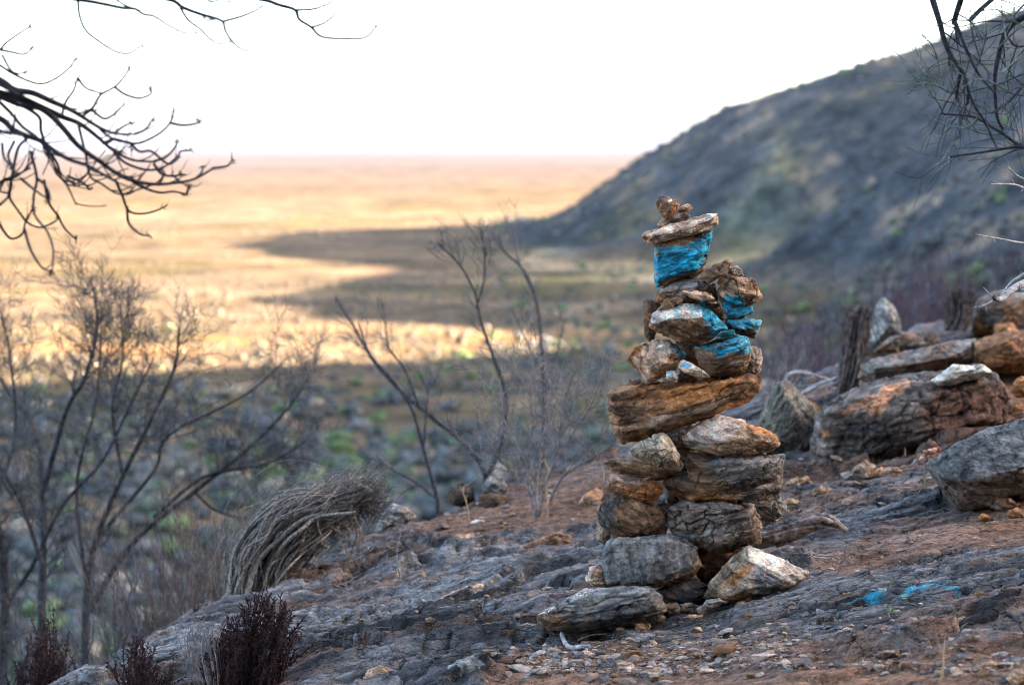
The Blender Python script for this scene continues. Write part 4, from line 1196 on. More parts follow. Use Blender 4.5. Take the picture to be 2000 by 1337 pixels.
# --- the finest grit: nobody could count it
gv, gf, gc = [], [], []
gn = 0
n = 2600
gpx = np.where(pr.uniform(size=n) < .6, pr.uniform(930, 1560, n), pr.uniform(700, 2060, n))
gpy = np.where(gpx > 1000, 1337 - np.abs(pr.normal(0, 42, n)), pr.uniform(960, 1337, n))
gpy = np.where(pr.uniform(size=n) < .22, pr.uniform(960, 1260, n), gpy)
za = -1.354
a_ = (gpx - 1000) / F
b_ = (gpy - 285) / F
Yg = 1.354 / np.maximum(b_ + .2 * a_, .05)
Xg = a_ * Yg
okg = (Yg < 9) & (Yg > 3.6)
Xg, Yg = Xg[okg], Yg[okg]
zg = ground_parts(Xg, Yg)[0]
n = len(Xg)
sz = pr.gamma(2.2, .0017, n) + .0015
v = ICO1[None] * (1 + .28 * pr.normal(size=(n, len(ICO1), 1))) * (sz[:, None, None] * np.stack([pr.uniform(.8, 1.8, n), pr.uniform(.7, 1.3, n), pr.uniform(.4, .9, n)], -1)[:, None, :])
v = v + np.stack([Xg, Yg, zg + sz * .25], -1)[:, None]
gpal = np.array([TAN, PNK, BRN, (.17, .155, .15), (.42, .33, .27), (.24, .13, .08)])
cc = np.repeat(gpal[pr.choice(6, n, p=[.27, .2, .2, .15, .1, .08])] * pr.uniform(.6, 1.1, (n, 1)), len(ICO1), 0)
f = (ICOF1[None] + (np.arange(n) * len(ICO1))[:, None, None]).reshape(-1, 3)
o = link('gravel', mesh_np('gravel', v.reshape(-1, 3), f, M_ROCK, np.concatenate([cc, np.zeros((len(cc), 1))], 1), smooth=False))
tag(o, 'fine tan grit and stone chips strewn over the soil', 'gravel', kind='stuff')

# ------------------------------------------------------------------ bare trees, shrubs and dead plants
class Tubes:
    """Collects tapered tubes and small leaf faces into one mesh."""

    def __init__(self, seed=0):
        self.V, self.F, self.n = [], [], 0
        self.r = np.random.default_rng(seed)

    def tube(self, path, rad, k=5):
        path = np.asarray(path, float)
        rad = np.broadcast_to(np.asarray(rad, float), (len(path),))
        t = np.gradient(path, axis=0)
        t /= np.linalg.norm(t, axis=1)[:, None] + 1e-9
        ref = np.eye(3)[np.argmin(np.abs(t).sum(0))]
        a = np.cross(t, ref)
        a /= np.linalg.norm(a, axis=1)[:, None] + 1e-9
        b = np.cross(t, a)
        an = np.arange(k) * 2 * math.pi / k
        ring = path[:, None] + rad[:, None, None] * (np.cos(an)[None, :, None] * a[:, None] + np.sin(an)[None, :, None] * b[:, None])
        m = len(path)
        i = np.arange(m - 1)[:, None] * k
        j = np.arange(k)[None]
        jn = (j + 1) % k
        f = np.stack([i + j, i + jn, i + k + jn, i + k + j], -1).reshape(-1, 4) + self.n
        self.V.append(ring.reshape(-1, 3))
        self.F.append(f)
        self.n += m * k

    def quad(self, p, d, s, w):
        """A small pointed leaf: a bent diamond with thickness."""
        d = d / (np.linalg.norm(d) + 1e-9)
        sd = np.cross(d, self.r.normal(size=3))
        sd /= np.linalg.norm(sd) + 1e-9
        self.tube([p, p + d * s * .5 + sd * w * .2, p + d * s], [w * .5, w, w * .15], 3)

    def build(self, name, mat, parent=None, org=None):
        V = np.concatenate(self.V)
        if org is None:
            org = V.min(0) * [0, 0, 1] + V.mean(0) * [1, 1, 0]
        o = link(name, mesh_np(name, V - np.asarray(org), np.concatenate(self.F), mat), parent, (0, 0, 0) if parent else tuple(org))
        return o


def smooth(pts, n=6):
    pts = np.asarray(pts, float)
    if len(pts) < 3:
        return np.linspace(pts[0], pts[-1], n)
    q = np.concatenate([[2 * pts[0] - pts[1]], pts, [2 * pts[-1] - pts[-2]]])
    out = []
    for i in range(1, len(q) - 2):
        for t in np.linspace(0, 1, n, endpoint=False):
            p0, p1, p2, p3 = q[i - 1], q[i], q[i + 1], q[i + 2]
            out.append(.5 * (2 * p1 + (p2 - p0) * t + (2 * p0 - 5 * p1 + 4 * p2 - p3) * t * t + (3 * p1 - p0 - 3 * p2 + p3) * t ** 3))
    out.append(q[-2])
    return np.array(out)


def px_path(pts, Y0, Y1=None, k=1.0, ox=0, oy=0, n=5, wob=0.0, r=None):
    Y1 = Y0 if Y1 is None else Y1
    ys = np.linspace(Y0, Y1, len(pts))
    p = smooth(np.array([P(ox + x / k, oy + y / k, y_) for (x, y), y_ in zip(pts, ys)]), n)
    if wob and r is not None:
        p = p + r.normal(size=p.shape) * wob
    return p


def sprout(T, path, rad, count, length, ang=0.7, trop=(0, 0, .25), levels=1, t0=.2, k=4, curl=.25, sub=3, rr=.55, minr=.0006, fan=None):
    """Side twigs along a limb; each wanders, follows the tropism and bears twigs in turn."""
    r = T.r
    path = np.asarray(path)
    rad = np.broadcast_to(rad, (len(path),))
    for _ in range(count):
        u = r.uniform(t0, 1) * (len(path) - 1.001)
        i = int(u)
        p = path[i] + (path[i + 1] - path[i]) * (u - i)
        d = path[i + 1] - path[i]
        d = d / (np.linalg.norm(d) + 1e-9)
        s = r.normal(size=3)
        if fan is not None:
            s = s * fan
        s -= d * (s @ d)
        s /= np.linalg.norm(s) + 1e-9
        a = ang * r.uniform(.6, 1.35)
        d = d * math.cos(a) + s * math.sin(a)
        L = length * r.uniform(.5, 1.25)
        ns = 6
        pts = [p]
        tr = np.array(trop)
        bend = r.normal(size=3) * curl
        for q in range(ns):
            d = d + tr / ns * 2 + bend / ns + r.normal(size=3) * .09
            d /= np.linalg.norm(d)
            p = p + d * L / ns
            pts.append(p)
        r0 = max(rad[i] * rr, minr)
        rads = np.linspace(r0, max(r0 * .35, minr * .7), ns + 1)
        pts = np.array(pts)
        T.tube(pts, rads, k)
        if levels > 1:
            sprout(T, pts, rads, sub, length * .55, ang, trop, levels - 1, .15, max(k - 1, 3), curl, sub, rr, minr, fan)


def woody(name, label, cat, base, limbs, mat, seed, group=None, twig=None, twig_mat=None, part='crown'):
    """A thing with a trunk of traced limbs and a crown of twigs. limbs: (path, r0, r1)."""
    e = empty(name, tuple(base))
    tag(e, label, cat, group)
    T = Tubes(seed)
    for path, r0, r1 in limbs:
        T.tube(path, np.linspace(r0, r1, len(path)), 7)
    o = T.build('trunk', mat, e, base)
    C = Tubes(seed + 1)
    if twig:
        twig(C)
    if C.V:
        C.build(part, twig_mat or mat, e, base)
    return e


# --- the tree that hangs in from the upper left; its trunk stands outside the frame
k = 2.5
Yb = 4.0
LIMB = [([(-380, 240), (-150, 330), (0, 395), (70, 440), (160, 455), (250, 495), (330, 530), (400, 570), (480, 620), (560, 652), (660, 655)], .0085, .0022),
        ([(-380, 330), (-150, 420), (0, 470), (100, 510), (200, 530), (300, 570), (380, 600), (440, 640), (500, 690), (560, 740), (650, 782), (750, 790)], .0075, .0022),
        ([(-150, 430), (0, 455), (120, 490), (200, 530), (260, 575), (320, 640), (370, 700), (430, 750), (490, 790), (560, 840), (640, 880), (760, 900), (880, 890), (960, 870), (1040, 822)], .0065, .0024),
        ([(-200, 500), (0, 580), (60, 630), (120, 660), (200, 690), (270, 740), (340, 780), (430, 810), (500, 850), (570, 890)], .006, .0026),
        ([(-200, 560), (0, 640), (60, 650), (120, 665)], .004, .003),
        ([(0, 500), (60, 560), (110, 620), (190, 680), (240, 760), (290, 850), (330, 910), (372, 1000)], .0045, .0018),
        ([(-100, 980), (0, 890), (70, 860), (150, 820)], .0035, .002),
        ([(100, 510), (190, 570), (200, 640), (230, 720), (280, 800), (300, 870), (340, 905), (390, 890)], .0045, .0016),
        ([(380, 600), (400, 680), (420, 760), (440, 860), (500, 900), (560, 940), (620, 950), (680, 920)], .0036, .0014)]
TW = [[(660, 655), (710, 632), (745, 580)], [(750, 790), (820, 760), (860, 710), (862, 690)], [(1040, 822), (1110, 810), (1135, 780)], [(400, 570), (450, 530), (490, 465), (560, 425), (610, 370), (632, 330)],
      [(560, 425), (610, 460), (680, 480), (735, 460), (735, 435)], [(130, 680), (90, 720), (65, 830), (50, 920), (45, 960), (90, 1030), (140, 1090), (200, 1110), (270, 1080), (285, 1050)],
      [(150, 740), (180, 870), (165, 960), (170, 1050), (230, 1130), (260, 1220), (255, 1330)], [(-30, 1040), (20, 1130), (60, 1165), (110, 1140), (125, 1080), (160, 1020)],
      [(215, 880), (240, 990), (280, 1050), (320, 1120), (372, 1168)], [(120, 1120), (150, 1220), (200, 1300), (240, 1322)], [(330, 860), (400, 890), (440, 925)],
      [(570, 890), (600, 960), (630, 1030), (700, 1042), (770, 1025), (800, 1010)], [(620, 1010), (630, 1090), (680, 1140), (730, 1150)], [(640, 880), (700, 915), (780, 940), (850, 935), (910, 950)], [(910, 950), (922, 910)],
      [(-40, 260), (0, 243), (30, 210), (100, 160), (150, 130)], [(0, 243), (60, 255), (120, 265), (165, 230)], [(-40, 290), (0, 320), (80, 370), (190, 410), (270, 385), (340, 330), (370, 285)], [(10, 270), (50, 340), (90, 360), (125, 350)],
      [(450, 540), (510, 580), (560, 555), (600, 515)], [(500, 700), (560, 680), (640, 700), (700, 692), (780, 650), (830, 600), (850, 540)], [(830, 600), (900, 612), (972, 600), (970, 590)], [(480, 620), (520, 660), (580, 690), (630, 695), (640, 720)],
      [(560, 650), (600, 620), (640, 600)], [(750, 800), (790, 850), (850, 860), (890, 850)], [(780, 890), (800, 850), (790, 820)], [(880, 890), (840, 850)], [(960, 870), (985, 840), (990, 810)], [(300, 570), (320, 500), (360, 440), (378, 380)],
      [(380, 385), (420, 430), (480, 452)], [(10, 700), (20, 770), (60, 820)], [(0, 1000), (40, 960), (60, 900)], [(70, 690), (40, 760), (60, 810), (80, 850)], [(100, 870), (160, 920), (230, 970)], [(640, 700), (680, 740), (740, 740), (820, 800), (870, 770), (880, 740), (930, 735)],
      [(560, 750), (620, 800), (720, 830), (800, 815), (860, 770)], [(180, 870), (215, 900), (245, 960), (230, 980)], [(20, 880), (0, 930), (40, 945)]]
TOP = [[(-420, -140), (-60, -60), (385, 0), (500, 20), (600, 40), (660, 45), (700, 70), (755, 82), (830, 130), (900, 160), (970, 160)], [(560, -40), (700, -20), (840, 2), (890, 35), (980, 70), (1060, 92), (1090, 110), (1100, 150), (1130, 200), (1180, 240), (1220, 245), (1262, 212)],
       [(880, 40), (920, 100), (980, 145), (1030, 195), (1080, 215), (1132, 202)], [(1090, 105), (1180, 80), (1250, 50), (1282, 30)], [(900, -60), (1100, -30), (1290, 2), (1360, 25), (1440, 50), (1460, 95), (1520, 135), (1570, 180), (1680, 190), (1780, 185), (1830, 140), (1840, 125)],
       [(1520, 135), (1580, 115), (1630, 75), (1648, 30)], [(1440, 50), (1530, 45), (1600, 20), (1660, -15)], [(380, -5), (390, 80), (420, 150), (480, 200), (560, 250), (620, 262), (660, 245), (690, 222)], [(540, -20), (610, 25), (680, 50)], [(980, -30), (1030, 8), (1080, 0), (1130, 12)], [(1060, 92), (1010, 100), (990, 80)]]
base = np.array([-1.75, 3.6, 0.0])
base[2] = near_z(np.array([-1.75]), np.array([3.6]))[0] - .05
fork = np.array([-1.55, 3.55, .28])
fork2 = np.array([-1.3, 3.55, .55])
limbs = [(smooth([base, base * .5 + fork * .5 + [-.08, .05, 0], fork, fork2]), .055, .03)]
trc = np.random.default_rng(3)
for pts, r0, r1 in LIMB:
    p = px_path(pts, Yb + trc.uniform(-.12, .12), Yb + trc.uniform(-.2, .2), k)
    limbs.append((np.concatenate([smooth([fork, (fork + p[0]) / 2 + [0, 0, .06], p[0]], 4)[:-1], p]), r0 * 1.25 if pts[0][0] < -50 else r0, r1 * .9))


def tw(T):
    for pts in TW:
        p = px_path(pts, Yb + T.r.uniform(-.1, .1), Yb + T.r.uniform(-.22, .22), k)
        T.tube(p, np.linspace(.0032, .0019, len(p)), 5)
        for _ in range(2):
            sprout(T, p, .0018, 1, .035, .6, (0, 0, .5), 1, .7, 4, .3)
        for q in range(5):
            T.quad(p[-1], T.r.normal(size=3), .010, .0016)
    for pts in TOP:
        y = Yb + T.r.uniform(-.15, .15)
        p = px_path(pts, y, y + T.r.uniform(-.2, .2), k)
        thick = len(pts) > 9
        T.tube(p, np.linspace((.0052 if thick else .003), .0017, len(p)), 5)
        if pts[0][1] < -10:
            T.tube(smooth([fork2, (fork2 + p[0]) / 2 + [0, 0, .08], p[0]], 5), np.linspace(.02, .0036, 11), 6)
        for q in range(4):
            T.quad(p[-1], T.r.normal(size=3), .009, .0014)
    for path, r0, r1 in limbs[1:]:
        sprout(T, path, np.linspace(r0, r1, len(path)) * .6, 7, .085, .7, (.15, 0, .55), 1, .45, 4, .5, minr=.0015)


woody('bare_tree', 'leafless dark tree reaching in from the upper left with upturned blurred twigs', 'tree', base, limbs, M_DARKBARK, 21, twig=tw, twig_mat=M_DARKBARK)

# --- the tree at the upper right edge
k, ox, oy = 2.09, 1700, 0
Yr = 4.7
LR = [([(235, -160), (250, -40), (255, 0), (270, 50), (285, 100), (300, 160), (320, 210), (350, 260), (385, 310), (400, 370), (430, 440), (470, 500), (495, 560), (515, 602)], .0105, .0018),
      ([(420, -200), (375, -20), (350, 60), (340, 95)], .010, .006), ([(345, 90), (370, 150), (400, 220), (440, 300), (480, 350), (512, 382)], .0058, .002),
      ([(800, -60), (700, 30), (627, 70), (580, 100), (545, 150), (522, 230), (508, 320), (510, 400), (518, 480), (542, 530)], .0105, .003),
      ([(760, 720), (680, 630), (627, 600), (600, 590), (540, 545), (480, 510), (430, 480), (360, 470), (290, 465)], .0065, .002),
      ([(760, 640), (627, 600), (500, 615), (400, 630), (322, 640)], .005, .0018), ([(800, 250), (700, 300), (627, 350), (560, 420), (500, 460)], .007, .0022),
      ([(322, 205), (322, 265)], .0042, .003), ([(368, 295), (358, 350), (350, 402)], .0055, .0035), ([(398, 390), (396, 425)], .0045, .003), ([(700, 170), (600, 190), (560, 150)], .004, .0025), ([(410, 80), (450, 40), (495, 0), (560, -60)], .0065, .005)]
base = np.array([1.9, 5.0, 0.0])
base[2] = near_z(np.array([1.9]), np.array([5.0]))[0] - .05
top = np.array([1.75, 4.8, .75])
mid = np.array([1.85, 4.85, -.1])
limbs = [(smooth([base, base * .6 + mid * .4 + [.05, 0, .1], mid, top]), .05, .022)]
for pts, r0, r1 in LR:
    y = Yr + trc.uniform(-.12, .12)
    p = px_path(pts, y, y + trc.uniform(-.15, .15), k, ox, oy)
    if pts[0][1] < -50 or pts[0][0] > 690:
        st = top if pts[0][1] < 100 else mid
        p = np.concatenate([smooth([st, (st + p[0]) / 2 + [0, 0, .05], p[0]], 4)[:-1], p])
    limbs.append((p, r0 * .95, r1))


def tw(T):
    for path, r0, r1 in limbs[1:]:
        sprout(T, path, np.linspace(r0, r1, len(path)) * .55, 6, .13, .7, (-.05, 0, -.1), 2, .3, 4, .3, sub=2, minr=.0008)


e = woody('bare_tree', 'dark angular leafless tree at the upper right edge of the photo', 'tree', base, limbs, M_DARKBARK, 31, twig=tw)
G = Tubes(34)
GT = [[(627, 300), (500, 350), (340, 380), (260, 340), (190, 300), (130, 240), (70, 185)], [(230, 310), (200, 250), (172, 150)], [(340, 380), (240, 340), (185, 345)], [(300, 350), (260, 200), (205, 140)], [(430, 280), (470, 160), (470, 60)], [(450, 250), (415, 130), (410, 30)],
      [(340, 420), (260, 400), (235, 385)], [(300, 465), (270, 410), (250, 388)], [(420, 490), (350, 570), (300, 640), (265, 685)], [(440, 480), (400, 520), (330, 520), (285, 560)], [(540, 545), (460, 545), (380, 515), (350, 500)], [(480, 510), (420, 500), (360, 470)], [(322, 640), (320, 668)],
      [(627, 200), (560, 300), (545, 420), (590, 560)], [(600, 180), (560, 330), (600, 480), (612, 495)], [(627, 20), (560, 90), (480, 140)], [(627, 110), (540, 60), (500, 20)], [(580, 380), (480, 330), (400, 320), (340, 280)], [(530, 300), (590, 250), (640, 200)], [(520, 200), (600, 120), (650, 100)], [(560, 200), (540, 60), (530, -30)]]
for pts in GT:
    y = Yr + trc.uniform(-.25, .3)
    p = px_path(pts, y, y + trc.uniform(-.2, .2), k, ox, oy)
    G.tube(p, np.linspace(.0026, .0009, len(p)), 5)
    sprout(G, p, np.linspace(.0022, .0009, len(p)), 4, .12, .5, (-.1, 0, .2), 1, .2, 4, .2, minr=.0007)
G.build('twig', M_GREEN, e, base)

# --- pale dead branches reaching in at the right edge
for lb, paths, sd in (
        ('thick bleached dead branch with knotted end at the right edge', [([(2080, 520), (2000, 553), (1975, 567), (1955, 585), (1942, 582)], .011, .007), ([(1955, 582), (1935, 590), (1912, 600)], .0045, .0016), ([(1960, 572), (1980, 548), (2000, 535), (2040, 500)], .005, .003), ([(1975, 567), (2000, 566), (2040, 560)], .005, .004)], 41),
        ('pale forked twig reaching in from the right edge, uppermost of two', [([(2080, 395), (2000, 367), (1975, 360), (1934, 360)], .0042, .0018), ([(2080, 380), (2000, 350), (1972, 330), (1971, 322)], .003, .0014)], 42),
        ('slender straight pale twig reaching in lower at the right edge', [([(2080, 482), (2000, 475), (1950, 466), (1905, 458)], .0038, .0016)], 43)):
    T = Tubes(sd)
    for pts, r0, r1 in paths:
        p = px_path(pts, 5.2, 5.0)
        T.tube(p, np.linspace(r0, r1, len(p)), 7)
        sprout(T, p, np.linspace(r0, r1, len(p)) * .6, 4, .04, .8, (0, 0, 0), 1, .2, 5, .2)
    # each runs on to the ground outside the frame
    p0 = px_path(paths[0][0][:1] * 2, 5.2)[0]
    gx_, gy_ = 2.05 + .1 * (sd - 41), 5.3
    gz_ = near_z(np.array([gx_]), np.array([gy_]))[0]
    T.tube(smooth([[gx_, gy_, gz_ - .03], [gx_ - .1, gy_, (gz_ + p0[2]) / 2], p0], 6), np.linspace(.016, paths[0][1], 13), 7)
    tag(T.build('dead_branch', M_BLEACH), lb, 'branch', 'pale dead branches at the right edge')

# --- the big bare shrub on the left, below the brink
Yl = 9.3
LL = [([(80, 1760), (82, 1337), (82, 1150), (85, 1000), (72, 850), (20, 770), (-30, 690)], .040, .012), ([(85, 960), (130, 800), (165, 740), (190, 640), (182, 560)], .022, .006),
      ([(150, 1790), (165, 1337), (170, 1150), (190, 1050), (240, 930), (290, 830), (340, 720), (350, 640)], .034, .008), ([(190, 1050), (300, 920), (330, 850), (480, 770), (560, 700)], .016, .004),
      ([(168, 1200), (260, 1060), (380, 960), (480, 880), (560, 800), (600, 740)], .026, .006), ([(300, 1010), (400, 930), (520, 905), (600, 860)], .016, .005), ([(-60, 1780), (0, 1337), (10, 1180), (0, 1050), (-40, 900)], .05, .02),
      ([(10, 1180), (60, 1110), (120, 990), (200, 900), (250, 800), (300, 700)], .02, .005), ([(170, 1150), (150, 950), (185, 800), (195, 700), (200, 600)], .015, .004), ([(10, 1200), (-10, 1000), (30, 850), (20, 700), (0, 600)], .02, .005),
      ([(82, 1100), (40, 980), (-20, 880)], .018, .008), ([(380, 960), (430, 1000), (520, 1010), (600, 960)], .012, .004), ([(240, 930), (220, 800), (240, 700), (235, 600)], .014, .004)]
b0 = P(80, 1760, Yl)
zb = near_z(np.array([b0[0]]), np.array([Yl]))[0]
base = np.array([b0[0], Yl, zb])
limbs = []
for pts, r0, r1 in LL:
    y = Yl + trc.uniform(-.25, .35)
    p = px_path(pts, Yl if pts[0][1] > 1700 else y, y + trc.uniform(-.4, .4))
    if pts[0][1] > 1700:
        p = np.concatenate([[base + (p[0] - base) * [1, 1, 0] * .5 + [0, 0, -.1]], p])
    limbs.append((p, r0 * .66, r1 * .62))


def tw(T):
    for path, r0, r1 in limbs:
        sprout(T, path, np.linspace(r0, r1, len(path)) * .6, 25, .25, .8, (0.03, 0, .2), 3, .25, 4, .6, sub=5, minr=.0012)


woody('bare_shrub', 'big many stemmed leafless shrub rising at the left below the brink', 'shrub', base, limbs, M_SHRUB, 51, twig=tw, twig_mat=M_TWIG)

# --- upright thicket of dead stems in front of it
def thicket(name, label, cat, x0, x1, yb_, htop, n, Y0, Y1, mat, seed, r0=.0035, lean=.15, levels=1, group=None, length=None, spread=.22, part=None):
    T = Tubes(seed)
    r = T.r
    for _ in range(n):
        x = r.uniform(x0, x1)
        y = r.uniform(Y0, Y1)
        p = P(x, yb_, y)
        p[2] = near_z(np.array([p[0]]), np.array([y]))[0] - .02
        top_z = P(x, htop, y)[2]
        Lh = (top_z - p[2]) * r.uniform(.45, 1.0)
        if Lh < .05:
            continue
        d = np.array([lean + r.normal() * spread, r.normal() * spread, 1.0])
        pts = [p]
        for q in range(7):
            d = d + r.normal(size=3) * .09
            pts.append(pts[-1] + d / np.linalg.norm(d) * Lh / 7)
        T.tube(pts, np.linspace(r0, r0 * .3, 8), 4)
        sprout(T, np.array(pts), np.linspace(r0, r0 * .4, 8) * .7, 4, length or Lh * .25, .5, (0, 0, .3), levels, .3, 3, .3, sub=2, minr=r0 * .3)
    o = T.build(name, mat)
    tag(o, label, cat, group)
    return o


thicket('dry_bush', 'dense thicket of upright grey brown stems at the left below the brink', 'bush', 250, 470, 1300, 985, 260, 7.7, 8.7, M_BROWNST, 61, .0042, .05, 2)
thicket('dry_bush', 'loose tangle of pale dead stems low in the lower left corner', 'bush', -60, 250, 1400, 1060, 150, 7.4, 8.6, M_SHRUB, 62, .0034, .1, 2)
thicket('dry_bush', 'purple grey twiggy bush behind the right side of the cairn', 'bush', 1470, 1600, 760, 585, 130, 10.8, 11.8, M_PURPLE, 63, .003, .1, 2, length=.2)
thicket('dry_bush', 'wide purple red twiggy bush behind the pointed grey stone', 'bush', 1660, 1860, 640, 470, 190, 12.2, 13.6, M_PURPLE, 64, .0035, .05, 2, length=.26)
thicket('dry_bush', 'dark bare bush at the right edge behind the skyline boulder', 'bush', 1850, 2060, 590, 500, 50, 11.5, 12.4, M_PURPLE, 65, .003, .0, 2, length=.2)
thicket('dry_bush', 'small spray of pale twigs beside the bleached planks behind the cairn', 'bush', 1480, 1560, 790, 640, 16, 8.6, 9.2, M_PALE, 66, .0026, .3, 1)


# --- the thin trees in the middle
def mid_tree(label, LM, Yt, base_px, seed, tmat, n=13, L=.14, fan=None, trop=(-.1, 0, .2), levels=2):
    b = P(base_px[0], base_px[1], Yt)
    zb_ = near_z(np.array([b[0]]), np.array([Yt]))[0]
    base_ = np.array([b[0], Yt, min(zb_, b[2])])
    limbs_ = []
    for pts, r0, r1 in LM:
        p = px_path(pts, Yt, Yt + trc.uniform(-.4, .4))
        if abs(pts[0][0] - base_px[0]) < 25 and abs(pts[0][1] - base_px[1]) < 25:
            p = np.concatenate([[base_ - [0, 0, .1]], p])
        limbs_.append((p, r0 * .75, r1 * .75))

    def tw_(T):
        for path, r0, r1 in limbs_:
            sprout(T, path, np.linspace(r0, r1, len(path)) * .5, n, L, .6, trop, levels, .35, 4, .5, sub=3, minr=.0014, fan=fan)
    woody('bare_tree', label, 'tree', base_, limbs_, tmat, seed, 'thin bare trees on the brink', tw_, M_TWIG)


mid_tree('slim leafless two stemmed tree on the brink between thicket and cairn', [([(950, 930), (935, 900), (900, 860), (820, 795), (760, 740), (720, 690), (692, 640), (655, 580)], .020, .005), ([(952, 930), (975, 880), (988, 820), (985, 760), (962, 690), (940, 630), (928, 570)], .018, .006),
                                                                                ([(928, 570), (900, 520), (860, 480)], .007, .003), ([(930, 600), (945, 550), (946, 500), (942, 460)], .007, .003), ([(820, 795), (790, 720), (760, 680), (750, 620)], .009, .003),
                                                                                ([(940, 900), (900, 860), (880, 840)], .008, .003)], 9.4, (950, 930), 71, M_SHRUB)
mid_tree('thin leaning bare tree at the brink left of the two stemmed tree', [([(855, 975), (840, 920), (828, 880), (805, 800), (765, 740), (722, 690), (700, 630)], .014, .004), ([(855, 975), (810, 940), (760, 912), (735, 890)], .010, .004), ([(828, 880), (832, 810), (838, 760)], .008, .003)], 8.9, (855, 975), 73, M_SHRUB, 8, .17)
mid_tree('thin upright bare tree behind the pale twiggy bush', [([(1060, 940), (1062, 800), (1058, 690), (1050, 600), (1025, 530), (985, 490), (975, 460)], .014, .005), ([(1035, 560), (1010, 500), (1000, 440)], .007, .003), ([(1062, 760), (1090, 680), (1105, 620)], .008, .003), ([(1055, 720), (1020, 650), (1000, 600)], .006, .003)], 10.4, (1060, 940), 75, M_SHRUB, 7, .16)

# --- the pale twiggy bush left of the cairn
b = hit(1050, 1012, False)
base = b
limbs = []
for pts in ([(1050, 1012), (1042, 960), (1020, 890), (985, 820), (975, 750)], [(1050, 1012), (1048, 950), (1060, 860), (1075, 780), (1070, 700)], [(1052, 1012), (1068, 940), (1110, 860), (1150, 800), (1175, 740)], [(1048, 1012), (1030, 930), (1040, 820), (1020, 740)],
            [(1066, 1000), (1100, 930), (1180, 880), (1215, 850)], [(1055, 960), (1090, 880), (1100, 790), (1125, 720)], [(1042, 970), (1000, 920), (960, 890)]):
    p = px_path(pts, b[1], b[1] + trc.uniform(-.25, .3))
    limbs.append((p, .0055, .002))


def tw(T):
    for path, r0, r1 in limbs:
        sprout(T, path, np.linspace(r0, r1, len(path)) * .7, 22, .17, .65, (0, 0, .15), 3, .25, 4, .4, sub=3, minr=.0009)


woody('twiggy_bush', 'pale grey twiggy bush without leaves growing just left of the cairn', 'bush', base, limbs, M_PALE, 81, twig=tw)

# --- the fallen dead grey tussock, all fibres
def strands(T, starts, mids, ends, n, Ya, Yb_, rad=.0035, jit=14):
    r = T.r
    for _ in range(n):
        t = r.uniform()
        f = lambda L: np.array([np.interp(t, np.linspace(0, 1, len(L)), [q[i] for q in L]) for i in (0, 1)])
        s_, m_, e_ = f(starts), f(mids), f(ends)
        y0 = r.uniform(Ya, Yb_)
        off = r.normal(size=2) * jit * .5
        pts = [s_ + off * .6, s_ * .5 + m_ * .5 + [-12, -8] + off + r.normal(size=2) * 5, m_ + off, m_ * .5 + e_ * .5 + off + r.normal(size=2) * 5 + [0, -6], e_ + r.normal(size=2) * jit * .7]
        p = np.array([P(x, y, y0 + r.normal() * .03) for x, y in pts])
        rr_ = rad * r.choice([.5, .8, 1.0, 2.0], p=[.25, .3, .25, .2])
        p = smooth(p, 5)
        w1, w2 = r.normal(size=3) * .012, r.normal(size=3) * .006
        u_ = np.linspace(0, 1, len(p))[:, None]
        p = p + w1 * np.sin(u_ * r.uniform(4, 9) + r.uniform(0, 6)) + w2 * np.sin(u_ * r.uniform(12, 22) + r.uniform(0, 6))
        T.tube(p, np.linspace(rr_ * 1.1, rr_ * .5, 21), 5)


T = Tubes(91)
strands(T, [(452, 1150), (465, 1180), (490, 1195), (520, 1195), (545, 1170)], [(515, 1012), (535, 1025), (555, 1045), (580, 1060), (600, 1075)], [(625, 955), (650, 962), (680, 975), (690, 990), (650, 1030)], 620, 6.7, 6.95, .0026, 16)
strands(T, [(455, 1160), (490, 1190), (540, 1180)], [(520, 1010), (560, 1040), (600, 1070)], [(640, 960), (680, 980), (650, 1035)], 22, 6.64, 6.72, .005, 20)
strands(T, [(560, 1030), (600, 1020), (640, 1030)], [(640, 960), (660, 970), (680, 990)], [(700, 935), (730, 940), (750, 955)], 160, 6.7, 6.95, .002, 18)
strands(T, [(670, 1010), (690, 1000), (700, 1000)], [(675, 1050), (690, 1050), (710, 1020)], [(680, 1095), (692, 1105), (730, 1040)], 26, 6.7, 6.9, .0016, 12)
strands(T, [(450, 1170), (480, 1190), (580, 1160)], [(500, 1060), (530, 1080), (590, 1090)], [(590, 1020), (610, 1040), (630, 1060)], 90, 6.75, 7.0, .002, 14)
strands(T, [(455, 1165), (490, 1190), (550, 1175)], [(510, 1005), (560, 1035), (610, 1075)], [(630, 940), (690, 960), (740, 950)], 170, 6.65, 6.98, .0009, 44)
tag(T.build('dead_tussock', M_FIBRE), 'fallen dead tussock of grey fibrous stems arching over the brink', 'dead plant')
T = Tubes(92)
hc = P(700, 985, 6.8)
for _ in range(240):
    x, y = T.r.normal(700, 26), T.r.normal(985, 22)
    p = P(x, y, 6.8 + T.r.normal() * .05)
    d = np.array([.5, 0, .6]) + T.r.normal(size=3) * .35
    p = np.clip(p, hc - .16, hc + .16)
    T.tube([p * .3 + hc * .7, p, p + d * .04, p + d * .08 + T.r.normal(size=3) * .01], [.0010, .0016, .0014, .0006], 3)
tag(T.build('dry_flower_head', M_BROWNST), 'fuzzy brown seed head at the far tip of the grey tussock', 'dead plant')

